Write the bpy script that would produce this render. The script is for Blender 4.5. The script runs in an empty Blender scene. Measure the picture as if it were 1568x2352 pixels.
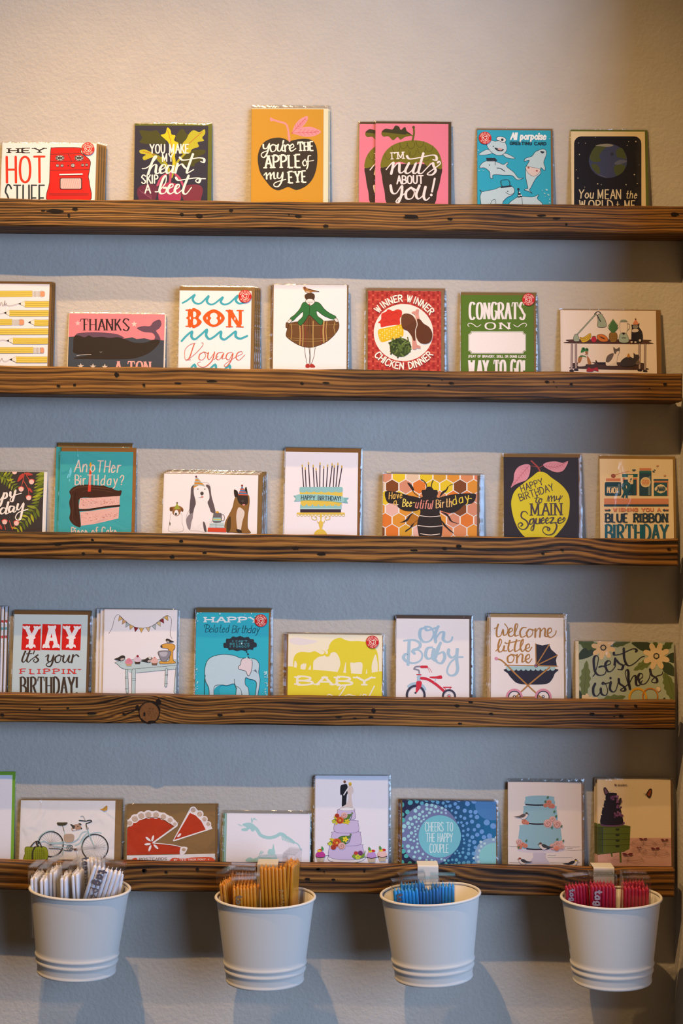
import bpy, math, random
from mathutils import Vector, Matrix
from mathutils.geometry import tessellate_polygon
random.seed(7)
S = bpy.context.scene
COL = S.collection
# ---------------------------------------------------------------- camera, world, lights, exposure
FPX, CX, CY = 2700.0, 784.0, 1176.0          # focal length in pixels of the 1568 x 2352 frame
CAMY, CAMZ, ROLL = -1.753, 1.40, 0.0112
cd = bpy.data.cameras.new('camera'); cam = bpy.data.objects.new('camera', cd); COL.objects.link(cam)
cd.lens = FPX / 2352 * 36; cd.sensor_width = 36; cd.clip_start = 0.05
cr, sr = math.cos(ROLL), math.sin(ROLL)
cam.matrix_world = Matrix(((cr, -sr, 0, 0), (0, 0, -1, CAMY), (sr, cr, 0, CAMZ), (0, 0, 0, 1)))
S.camera = cam
def ray(px, py):
    dx, dy = px - CX, CY - py
    return Vector(((dx * cr - dy * sr) / FPX, 1.0, (dx * sr + dy * cr) / FPX))
CAM = Vector((0, CAMY, CAMZ))
def at(px, py, y):                            # the point at depth y seen at a pixel
    return CAM + ray(px, py) * (y - CAMY)
def lin(h):
    if len(h) == 3: h = ''.join(c * 2 for c in h)
    o = []
    for i in (0, 2, 4):
        c = int(h[i:i + 2], 16) / 255
        o.append(c / 12.92 if c <= .04045 else ((c + .055) / 1.055) ** 2.4)
    return (*o, 1)
S.view_settings.view_transform = 'Standard'; S.view_settings.look = 'None'
S.view_settings.gamma = 1; S.view_settings.use_curve_mapping = False
S.view_settings.exposure = -0.58
S.cycles.use_denoising = True
S.cycles.max_bounces = 6; S.cycles.diffuse_bounces = 3; S.cycles.glossy_bounces = 3
S.cycles.transmission_bounces = 4; S.cycles.transparent_max_bounces = 40
S.cycles.sample_clamp_indirect = 4; S.cycles.caustics_reflective = False; S.cycles.caustics_refractive = False
w = bpy.data.worlds.new('World'); S.world = w; w.use_nodes = True
w.node_tree.nodes['Background'].inputs[0].default_value = (0.70, 0.47, 0.27, 1)
w.node_tree.nodes['Background'].inputs[1].default_value = 0.17
def spot(name, px, py, y, z, tx, tz, power, col, size, blend, rad):
    d = bpy.data.lights.new(name, 'SPOT'); o = bpy.data.objects.new(name, d); COL.objects.link(o)
    x = at(px, py, 0).x
    o.location = (x, y, z); d.energy = power; d.color = col; d.spot_size = math.radians(size); d.spot_blend = blend
    d.shadow_soft_size = rad
    o.rotation_euler = (Vector((tx, 0, tz)) - o.location).to_track_quat('-Z', 'Y').to_euler()
WARM = (1.0, 0.63, 0.28)
spot('ceiling_spot', 240, 1176, -0.95, 2.95, 0.36, 0.1, 235, WARM, 84, 1, 0.012)
spot('ceiling_spot', -240, 1176, -0.62, 2.95, -0.2, -0.6, 150, WARM, 72, 1, 0.012)
def area(name, loc, tgt, sx, sz, power, col):
    d = bpy.data.lights.new(name, 'AREA'); o = bpy.data.objects.new(name, d); COL.objects.link(o)
    d.shape = 'ELLIPSE'; d.size = sx; d.size_y = sz; d.energy = power; d.color = col; o.location = loc
    o.rotation_euler = (Vector(tgt) - Vector(loc)).to_track_quat('-Z', 'Y').to_euler()
area('window_daylight', (2.65, -2.5, 1.7), (2.0, 0, 1.5), 3.0, 2.3, 285, (0.42, 0.63, 1.0))
# ---------------------------------------------------------------- materials
MATS = {}
def nodes(name):
    m = bpy.data.materials.new(name); m.use_nodes = True
    return m, m.node_tree.nodes, m.node_tree.links, m.node_tree.nodes['Principled BSDF']
def ink(h, rough=.45):                        # printed / painted colour with a faint paper tooth
    k = (h, rough)
    if k in MATS: return MATS[k]
    m, N, L, b = nodes('ink_' + h)
    n = N.new('ShaderNodeTexNoise'); n.inputs['Scale'].default_value = 900; n.inputs['Detail'].default_value = 1
    tc = N.new('ShaderNodeTexCoord'); L.new(tc.outputs['Object'], n.inputs['Vector'])
    mx = N.new('ShaderNodeMix'); mx.data_type = 'RGBA'
    c = lin(h); mx.inputs[6].default_value = tuple(v * .93 for v in c[:3]) + (1,); mx.inputs[7].default_value = tuple(min(1, v * 1.07) for v in c[:3]) + (1,)
    L.new(n.outputs['Fac'], mx.inputs[0]); L.new(mx.outputs[2], b.inputs['Base Color'])
    b.inputs['Roughness'].default_value = rough; b.inputs['Specular IOR Level'].default_value = .25
    MATS[k] = m
    return m
def film_mat(name, rough, bump, scale, base=.0, dist=.004):
    m = bpy.data.materials.new(name); m.use_nodes = True; N, L = m.node_tree.nodes, m.node_tree.links; N.clear()
    o = N.new('ShaderNodeOutputMaterial'); mx = N.new('ShaderNodeMixShader'); t = N.new('ShaderNodeBsdfTransparent'); g = N.new('ShaderNodeBsdfGlossy')
    fr = N.new('ShaderNodeLayerWeight'); fr.inputs['Blend'].default_value = .5
    pw = N.new('ShaderNodeMath'); pw.operation = 'POWER'; pw.inputs[1].default_value = 4
    ad = N.new('ShaderNodeMath'); ad.operation = 'MULTIPLY_ADD'; ad.inputs[1].default_value = .7; ad.inputs[2].default_value = .035 + base
    g.inputs['Roughness'].default_value = rough; t.inputs['Color'].default_value = (.97, .97, .97, 1)
    n = N.new('ShaderNodeTexNoise'); n.inputs['Scale'].default_value = scale; n.inputs['Detail'].default_value = 2; n.inputs['Distortion'].default_value = 1.2
    tc = N.new('ShaderNodeTexCoord'); L.new(tc.outputs['Object'], n.inputs['Vector'])
    bp = N.new('ShaderNodeBump'); bp.inputs['Strength'].default_value = bump; bp.inputs['Distance'].default_value = dist
    L.new(n.outputs['Fac'], bp.inputs['Height']); L.new(bp.outputs['Normal'], g.inputs['Normal']); L.new(bp.outputs['Normal'], fr.inputs['Normal'])
    L.new(fr.outputs['Facing'], pw.inputs[0]); L.new(pw.outputs[0], ad.inputs[0]); L.new(ad.outputs[0], mx.inputs[0]); L.new(t.outputs[0], mx.inputs[1]); L.new(g.outputs[0], mx.inputs[2]); L.new(mx.outputs[0], o.inputs[0])
    return m
FILM = film_mat('clear_film', .09, .12, 24)
CRINK = film_mat('crinkled_film', .10, 1.0, 19, 0, .011)
EDGE = film_mat('film_edge', .14, .3, 60, .035)
CASE = film_mat('clear_case', .12, .25, 90, .03)
def wall_mat():
    m, N, L, b = nodes('painted_plaster')
    tc = N.new('ShaderNodeTexCoord')
    n1 = N.new('ShaderNodeTexNoise'); n1.inputs['Scale'].default_value = 170; n1.inputs['Detail'].default_value = 3; n1.inputs['Roughness'].default_value = .55
    n2 = N.new('ShaderNodeTexNoise'); n2.inputs['Scale'].default_value = 22; n2.inputs['Detail'].default_value = 3
    for n in (n1, n2): L.new(tc.outputs['Object'], n.inputs['Vector'])
    b1 = N.new('ShaderNodeBump'); b1.inputs['Strength'].default_value = .4; b1.inputs['Distance'].default_value = .0022
    b2 = N.new('ShaderNodeBump'); b2.inputs['Strength'].default_value = .22; b2.inputs['Distance'].default_value = .004
    L.new(n1.outputs['Fac'], b1.inputs['Height']); L.new(n2.outputs['Fac'], b2.inputs['Height']); L.new(b1.outputs['Normal'], b2.inputs['Normal']); L.new(b2.outputs['Normal'], b.inputs['Normal'])
    mx = N.new('ShaderNodeMix'); mx.data_type = 'RGBA'; mx.inputs[6].default_value = lin('b2aaa0'); mx.inputs[7].default_value = lin('bcb5aa')
    L.new(n2.outputs['Fac'], mx.inputs[0]); L.new(mx.outputs[2], b.inputs['Base Color']); b.inputs['Roughness'].default_value = .6; b.inputs['Specular IOR Level'].default_value = .3
    return m
WALL = wall_mat()
def wood_mat(seed, period, contrast, knots, light='8c6029', mid='573716', dark='190c04'):
    """reclaimed fir: grain lines run along x, bend around the knots"""
    m, N, L, b = nodes('reclaimed_wood')
    tc = N.new('ShaderNodeTexCoord'); sp = N.new('ShaderNodeSeparateXYZ'); L.new(tc.outputs['Object'], sp.inputs[0])
    def M(op, a, c=None, e=None):
        n = N.new('ShaderNodeMath'); n.operation = op
        for i, v in enumerate((a, c, e)):
            if v is None: continue
            if isinstance(v, (int, float)): n.inputs[i].default_value = v
            else: L.new(v, n.inputs[i])
        return n.outputs[0]
    def noise(sx, sy, sz, scale, det=3, off=0.):
        mp = N.new('ShaderNodeMapping'); mp.inputs['Scale'].default_value = (sx, sy, sz); mp.inputs['Location'].default_value = (seed * 3.7 + off, seed * 1.3, seed * 2.1)
        n = N.new('ShaderNodeTexNoise'); n.inputs['Scale'].default_value = scale; n.inputs['Detail'].default_value = det
        L.new(tc.outputs['Object'], mp.inputs[0]); L.new(mp.outputs[0], n.inputs['Vector'])
        return n.outputs['Fac']
    x, z, y = sp.outputs['X'], sp.outputs['Z'], sp.outputs['Y']
    g = M('ADD', z, M('MULTIPLY', y, .8))
    g = M('ADD', g, M('MULTIPLY', noise(1, 1, 3, 2.2, 2), .03))
    g = M('ADD', g, M('MULTIPLY', noise(1, 2, 12, 9, 2, 5.), .007))
    for kx, amp, wd in knots:
        d = M('DIVIDE', M('SUBTRACT', x, kx), wd)
        e = M('POWER', 2.718, M('MULTIPLY', M('MULTIPLY', d, d), -1.))
        g = M('ADD', g, M('MULTIPLY', e, amp))
    ln = M('SINE', M('MULTIPLY', g, 6.2832 / period))
    ln2 = M('SINE', M('MULTIPLY', g, 6.2832 / (period * 2.37)))
    v = M('ADD', M('MULTIPLY', ln, .30), M('ADD', M('MULTIPLY', ln2, .22), .5))
    v = M('ADD', v, M('MULTIPLY', M('SUBTRACT', noise(6, 60, 260, 3, 4, 9.), .5), 1.1))
    v = M('ADD', M('MULTIPLY', M('SUBTRACT', v, .5), contrast), .52)
    v = M('ADD', v, M('MULTIPLY', M('SUBTRACT', noise(1, 1, 4, 5, 3, 2.), .5), .9))
    r = N.new('ShaderNodeValToRGB'); L.new(v, r.inputs[0])
    e = r.color_ramp.elements; e[0].position = .08; e[0].color = lin(dark); e[1].position = .95; e[1].color = lin(light)
    q = e.new(.48); q.color = lin(mid)
    L.new(r.outputs[0], b.inputs['Base Color']); b.inputs['Roughness'].default_value = .55; b.inputs['Specular IOR Level'].default_value = .3
    bp = N.new('ShaderNodeBump'); bp.inputs['Strength'].default_value = .5; bp.inputs['Distance'].default_value = .0012
    L.new(v, bp.inputs['Height']); L.new(bp.outputs['Normal'], b.inputs['Normal'])
    return m
# ---------------------------------------------------------------- mesh helpers
def mesh_obj(name, verts, faces, mats, idx=None, parent=None, smooth=False):
    me = bpy.data.meshes.new(name); me.from_pydata(verts, [], faces)
    for m in (mats if isinstance(mats, (list, tuple)) else [mats]): me.materials.append(m)
    if idx: me.polygons.foreach_set('material_index', idx)
    if smooth: me.polygons.foreach_set('use_smooth', [True] * len(faces))
    me.update(); o = bpy.data.objects.new(name, me); COL.objects.link(o)
    if parent: o.parent = parent
    return o
def tag(o, label=None, cat=None, group=None, kind=None):
    for k, v in (('label', label), ('category', cat), ('group', group), ('kind', kind)):
        if v: o[k] = v
    return o
def empty(name, mw):
    o = bpy.data.objects.new(name, None); COL.objects.link(o); o.matrix_world = mw; o.empty_display_size = .02
    return o
BF = [(0, 3, 2, 1), (4, 5, 6, 7), (0, 1, 5, 4), (1, 2, 6, 5), (2, 3, 7, 6), (3, 0, 4, 7)]
def boxv(x0, x1, y0, y1, z0, z1):
    return [(x0, y0, z0), (x1, y0, z0), (x1, y1, z0), (x0, y1, z0), (x0, y0, z1), (x1, y0, z1), (x1, y1, z1), (x0, y1, z1)]
def bevel(o, w, seg=2):
    m = o.modifiers.new('bevel', 'BEVEL'); m.width = w; m.segments = seg; m.limit_method = 'ANGLE'
    return o
# ---------------------------------------------------------------- stroke lettering
GL = {}
for row in """A 7 0048 4880 1363|B 6.5 0008 ~083867653404 ~043473713000|C 7 ~7758280602205071|D 7 0008 ~083876723000|E 6 0008 0868 0454 0060
F 6 0008 0868 0454|G 7 ~775828060220507274 7444|H 7 0008 7078 0474|I 1 0008|J 4 ~484230100 2|K 6.5 0008 6803 2570|L 5 0008 0050|M 9 0008 0841 4188 8088
N 7.5 0008 0870 7078|O 8 @4817041140718477|P 6 0008 ~083867653404|Q 8 @4817041140718477 5380|R 6.5 0008 ~083867653404 3470|S 7 ~77582806255372502001
T 8 0888 4048|U 7 ~08031140617378|V 8 0840 4088|W 11 0820 2047 4760 6088|X 7 0078 0870|Y 8 0844 8844 4440|Z 7 0878 7800 0070|1 3 2620 0626|2 6 ~06284866340000 0060
a 6 @35140210305154 5550|b 6 0008 @25445241200104|c 5.5 ~54351402113051|d 6 @35140210305154 5058|e 5.5 0353 ~534425140210 3051|f 4.5 ~58482720 0545|g 6 @35140210305154 ~555a4c2c0b
h 5.5 0008 ~0325455350|i 1 0005 .07|j 2 ~151b0c .17|k 5.5 0008 5502 2450|l 1 0008|m 9 0005 ~0324354340 ~4364758380|n 5.5 0005 ~0325455350|o 6 @3514021130516254|p 6 050c @25445241200104
q 6 @35140210305154 555c|r 4.5 0005 ~032545|s 5.5 ~54351504234251301001|t 4.5 ~28213050 0545|u 5.5 ~0501204052 5550|v 5.5 0530 3055|w 9 0520 2044 4460 6085|x 5.5 0055 0550|y 5.5 0530 552b0c|z 5.5 0555 5500 0050
! 1 0803 .00|' 1 0806|? 5.5 ~0617385755333 2 .30|- 4 0444|, 1 000a|. 1 .00|( 2 ~290604020b|) 2 ~092624220b|  4 """.replace('\n', '|').split('|'):
    ch, rest = row[0], row[2:]
    p = rest.split()
    if ch in 'Je?': rest = {'J': '4 ~4842301002', 'e': '5.5 0353 ~53442514021030 51', '?': '5.5 ~061738575533 3332 .30'}[ch]; p = rest.split()
    if ch == 'e': p = ['5.5', '0353', '~5344251402103051']
    st = []
    for s in p[1:]:
        k = s[0] if s[0] in '~@.' else '-'
        d = s.lstrip('~@.')
        Y = lambda c: int(c) if c.isdigit() else -(ord(c) - 96)
        st.append((k, [(int(d[i]), Y(d[i + 1])) for i in range(0, len(d) - 1, 2)]))
    GL[ch] = (float(p[0]), st)
def catmull(p, closed=False, k=5):
    n = len(p)
    if n < 3: return list(p)
    out = []
    for i in range(n if closed else n - 1):
        a, b, c, d = (p[(i - 1) % n], p[i], p[(i + 1) % n], p[(i + 2) % n]) if closed else (p[max(i - 1, 0)], p[i], p[i + 1], p[min(i + 2, n - 1)])
        for j in range(k):
            t = j / k; t2 = t * t; t3 = t2 * t
            out.append(tuple(.5 * (2 * b[q] + (c[q] - a[q]) * t + (2 * a[q] - 5 * b[q] + 4 * c[q] - d[q]) * t2 + (3 * b[q] - a[q] - 3 * c[q] + d[q]) * t3) for q in (0, 1)))
    out.append(p[0] if closed else p[-1])
    return out
PR = lambda f: list(zip(f[0::2], f[1::2]))
class Art:
    """flat printed shapes, given in the coordinates of an enlarged view (x0, y0, scale) of the thing they are printed on"""
    def __init__(s, to_local, rect, z0=2e-5):
        s.tl, s.rect, s.z = to_local, rect, z0
        s.v, s.fc, s.ix, s.cols = [], [], [], []
        s.st = 4e-6                             # layer step; 0 where the next shapes do not overlap
    def ci(s, c):
        if c not in s.cols: s.cols.append(c)
        return s.cols.index(c)
    def poly(s, pts, c, z):                     # one convex piece, clipped to the sheet
        x0, x1, y0, y1 = s.rect
        for ax, lim, sg in ((0, x0, 1), (0, x1, -1), (1, y0, 1), (1, y1, -1)):
            if all(sg * (p[ax] - lim) >= 0 for p in pts): continue
            o = []
            for i, a in enumerate(pts):
                b = pts[i - 1]; da, db = sg * (a[ax] - lim), sg * (b[ax] - lim)
                if (da >= 0) != (db >= 0):
                    t = db / (db - da); o.append((b[0] + (a[0] - b[0]) * t, b[1] + (a[1] - b[1]) * t))
                if da >= 0: o.append(a)
            pts = o
            if len(pts) < 3: return
        n = len(s.v); s.v += [(p[0], p[1], z) for p in pts]; s.fc.append(tuple(range(n, n + len(pts)))); s.ix.append(s.ci(c))
    def fill(s, c, pts):
        s.z += s.st
        q = [s.tl(*p) for p in pts]
        for t in tessellate_polygon([[Vector((x, y, 0)) for x, y in q]]): s.poly([q[i] for i in t], c, s.z)
    def F(s, c, *f): s.fill(c, catmull(PR(f), True, 4))
    def G(s, c, *f): s.fill(c, PR(f))
    def R(s, c, x0, y0, x1, y1): s.fill(c, [(x0, y0), (x1, y0), (x1, y1), (x0, y1)])
    def RR(s, c, x0, y0, x1, y1, r):
        p = []
        for cx, cy, a in ((x1 - r, y0 + r, -90), (x1 - r, y1 - r, 0), (x0 + r, y1 - r, 90), (x0 + r, y0 + r, 180)):
            p += [(cx + r * math.cos(math.radians(a + k * 22.5)), cy + r * math.sin(math.radians(a + k * 22.5))) for k in range(5)]
        s.fill(c, p)
    def E(s, c, cx, cy, rx, ry=None, rot=0, n=22):
        ry = rx if ry is None else ry; a = math.radians(rot); p = []
        for k in range(n):
            t = 2 * math.pi * k / n; x, y = rx * math.cos(t), ry * math.sin(t)
            p.append((cx + x * math.cos(a) - y * math.sin(a), cy + x * math.sin(a) + y * math.cos(a)))
        s.fill(c, p)
    def ring(s, c, cx, cy, rx, w, ry=None):
        ry = ry or rx
        s.line(c, [(cx + rx * math.cos(k * math.pi / 14), cy + ry * math.sin(k * math.pi / 14)) for k in range(29)], lambda d: w)
    def line(s, c, p, wf, cap=True):
        if s.st > 3.5e-6: s.z += s.st
        p = [p[0]] + [b for a, b in zip(p, p[1:]) if abs(a[0] - b[0]) + abs(a[1] - b[1]) > 1e-6]
        n = len(p)
        if n < 2: return
        ds = []
        for i in range(n - 1):
            dx, dy = p[i + 1][0] - p[i][0], p[i + 1][1] - p[i][1]; l = math.hypot(dx, dy); ds.append((dx / l, dy / l))
        sd = []
        for i in range(n):
            a, b = ds[max(i - 1, 0)], ds[min(i, n - 2)]; mx, my = a[0] + b[0], a[1] + b[1]; l = math.hypot(mx, my)
            if l < .3: mx, my, l = b[0], b[1], 1
            mx /= l; my /= l; h = .5 * (wf(a) + wf(b)) / 2; k = h / max(.6, mx * b[0] + my * b[1])
            sd.append(((p[i][0] - my * k, p[i][1] + mx * k), (p[i][0] + my * k, p[i][1] - mx * k), h))
        T = s.tl
        zz = s.z                                # a stroke climbs a hair along its way (more at sharp turns), so it can cross itself
        for i, (a, b) in enumerate(zip(sd, sd[1:])):
            if i: zz += 2.6e-6 if ds[i][0] * ds[i - 1][0] + ds[i][1] * ds[i - 1][1] < .93 else 3e-7
            q = [T(*a[0]), T(*b[0]), T(*b[1]), T(*a[1])]
            cr_ = [(v[0] - u[0]) * (w_[1] - u[1]) - (v[1] - u[1]) * (w_[0] - u[0]) for u, v, w_ in ((q[0], q[1], q[2]), (q[0], q[2], q[3]))]
            if cr_[0] * cr_[1] > 0 and (q[1][0] - q[0][0]) * (q[2][0] - q[3][0]) + (q[1][1] - q[0][1]) * (q[2][1] - q[3][1]) > 0: s.poly(q if cr_[0] > 0 else q[::-1], c, zz)
            else:                               # folded at a tight turn: two plain triangles
                for m, tri in zip(cr_, ((q[0], q[1], q[2]), (q[0], q[2], q[3]))):
                    if abs(m) > 1e-12: s.poly(list(tri) if m > 0 else list(tri)[::-1], c, zz); zz += 2e-6
        R_ = zz - s.z + 1e-6
        if s.st: s.z += 1.3e-6 if s.st < 3.5e-6 else R_
        if cap:
            for (x, y), d, h in ((p[0], (-ds[0][0], -ds[0][1]), sd[0][2]), (p[-1], ds[-1], sd[-1][2])):
                a0 = math.atan2(d[1], d[0]) - math.pi / 2
                s.poly([T(x + h * math.cos(a0 + k * math.pi / 5), y + h * math.sin(a0 + k * math.pi / 5)) for k in range(6)], c, s.z)
    def S(s, c, w, *f): s.line(c, catmull(PR(f)), lambda d: w)
    def Z(s, c, w, *f): s.line(c, PR(f), lambda d: w)
    def O(s, c, w, *f): s.line(c, catmull(PR(f), True, 4), lambda d: w)          # closed outline
    def FO(s, c, oc, w, *f): s.F(c, *f); s.O(oc, w, *f)
    def B(s, c, w, *ff, th=.42):                # brush lettering: heavy down-strokes, fine up-strokes
        h0 = s.st
        for f in ff: s.line(c, catmull(PR(f)), lambda d: w * (th + (1 - th) * max(0, d[1]))); s.st = 3e-6
        s.st = h0; s.z += 2e-5
    def T(s, c, txt, x0, y0, x1, y1, h, w, thin=None, serif=0, slant=0, sp=3.2, arc=None, st=None):
        """stroke letters fitted between two baseline points; arc=(cx, cy, r, a0, a1) bends them (degrees, screen sense)"""
        thin = w if thin is None else thin
        tot = sum(GL[ch][0] for ch in txt) + sp * (len(txt) - 1); L = math.hypot(x1 - x0, y1 - y0)
        if arc: cx, cy, r, a0, a1 = arc; L = abs(math.radians(a1 - a0)) * r
        kx = (L - w) / tot; u = h / 8; ux, uy = (0, 0) if arc else ((x1 - x0) / L, (y1 - y0) / L)
        def mp(X, Yv):
            a = w / 2 + X * kx + slant * Yv * u; b = Yv * u
            if arc:
                t = math.radians(a0) + (math.radians(a1 - a0)) * a / L; rr = r + (b if a1 > a0 else -b)
                return cx + rr * math.cos(t), cy + rr * math.sin(t)
            return x0 + ux * a + uy * b, y0 + uy * a - ux * b
        h0 = s.st; s.z += 4e-6; s.st = 3e-6
        X = 0; wf = lambda d: thin + (w - thin) * abs(d[1])
        if arc: wf = lambda d: w
        for ch in txt:
            gw, sts = GL[ch]; sl = min(serif, .27 * gw * kx) if gw > 2 else serif
            for k, pts in sts:
                if k == '.':
                    q = mp(X + pts[0][0], pts[0][1]); s.E(c, q[0], q[1] - (w * .3 if pts[0][1] == 0 else 0), w * .62, n=10); continue
                if k in '~@': pp = catmull(pts, k == '@', 4)
                else: pp = pts
                s.line(c, [mp(X + a, b) for a, b in pp], wf, cap=not serif)
                if serif and k == '-' and abs(pts[0][0] - pts[1][0]) < 5 and pts[0][1] != pts[1][1]:
                    for a, b in pts:
                        if b in (0, 8):
                            q = mp(X + a, b); o = (st or thin) / 2 * (1 if b == 0 else -1)
                            s.Z(c, st or thin, q[0] - sl * ux, q[1] - sl * uy - o, q[0] + sl * ux, q[1] + sl * uy - o)
                if serif and ch == 'T' and pts[0][1] == pts[1][1]:
                    for a in (0, 8):
                        q, r_ = mp(X + a, 8), mp(X + a + (.7 if a else -.7), 6.3); s.Z(c, (st or thin) * 1.3, q[0], q[1], r_[0], r_[1])
            X += gw + sp
        s.st = h0; s.z += 2e-5
    def star(s, c, cx, cy, r, n=5):
        s.fill(c, [(cx + (r if k % 2 == 0 else r * .42) * math.sin(math.pi * k / n), cy - (r if k % 2 == 0 else r * .42) * math.cos(math.pi * k / n)) for k in range(2 * n)])
    def flower(s, c, cx, cy, r, n=5, cc=None, rr=.34):
        h0 = s.st
        for k in range(n):
            a = 2 * math.pi * k / n; s.st = 3e-6 if k else h0
            s.E(c, cx + r * .6 * math.cos(a), cy + r * .6 * math.sin(a), r * .45, r * rr, math.degrees(a), 12)
        s.st = h0
        if cc: s.E(cc, cx, cy, r * .25, n=12)
    def leaf(s, c, x0, y0, x1, y1, w, vein=None):
        dx, dy = x1 - x0, y1 - y0; l = math.hypot(dx, dy); nx, ny = -dy * w, dx * w
        s.F(c, x0, y0, x0 + dx * .3 + nx * .85, y0 + dy * .3 + ny * .85, x0 + dx * .6 + nx * .8, y0 + dy * .6 + ny * .8, x1, y1, x0 + dx * .6 - nx * .8, y0 + dy * .6 - ny * .8, x0 + dx * .3 - nx * .85, y0 + dy * .3 - ny * .85)
        if vein: s.Z(vein, 2, x0, y0, x0 + dx * .9, y0 + dy * .9)
    def rose(s, c, d, cx, cy, r):
        s.E(c, cx, cy, r, r * .95, n=14)
        s.S(d, r * .13, *[q for k in range(11) for q in (cx + (r * .08 * k) * math.cos(k * .95), cy + (r * .08 * k) * math.sin(k * .95))])
    def out(s, name, parent, extra_v=(), extra_f=(), extra_m=None):
        """one mesh: the sheet itself (extra) plus everything printed on it"""
        v = list(extra_v) + s.v; n = len(extra_v); f = list(extra_f) + [tuple(i + n for i in q) for q in s.fc]
        mats = ([extra_m] if extra_m else []) + [ink(c) for c in s.cols]; k = 1 if extra_m else 0
        return mesh_obj(name, v, f, mats, [0] * len(extra_f) + [i + k for i in s.ix], parent)
# ---------------------------------------------------------------- enlarged views the measurements were read in: (x0, y0, scale)
CROP = {'1a': (0, 220, 3.0154), '1b': (520, 220, 2.9037), '1c': (1050, 220, 3.027), '2a': (0, 620, 3.92), '2b': (380, 620, 3.5636), '2c': (810, 620, 3.5636),
        '2d': (1230, 620, 4.6391), '3a': (0, 990, 4.6118), '3b': (340, 1000, 3.0154), '3c': (840, 1020, 3.0745), '3d': (1130, 1020, 3.5799), '4a': (0, 1370, 3.6465),
        '4b': (420, 1370, 3.2667), '4c': (880, 1390, 3.5636), '4d': (1290, 1440, 5.6403), '5a': (0, 1760, 5.2267), '5b': (270, 1820, 3.4087), '5c': (700, 1770, 3.4087),
        '5d': (1140, 1770, 3.6636), 'b1': (40, 1930, 5.0581), 'b2': (460, 1930, 5.0581), 'b3': (840, 1930, 5.0581), 'b4': (1250, 1930, 4.9308)}
def cp(k, x, y):
    a, b, s = CROP[k]
    return a + x / s, b + y / s
# ---------------------------------------------------------------- the room
XC = at(1550, 2100, 0).x                      # the corner of the two walls
o = mesh_obj('wall_back', boxv(-1.6, XC, 0, .1, 0, 3.0), BF, WALL); tag(o, kind='structure')
o = mesh_obj('wall_right', boxv(XC, XC + .1, -.27, .1, 0, 3.0), BF, WALL); tag(o, kind='structure')
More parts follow.
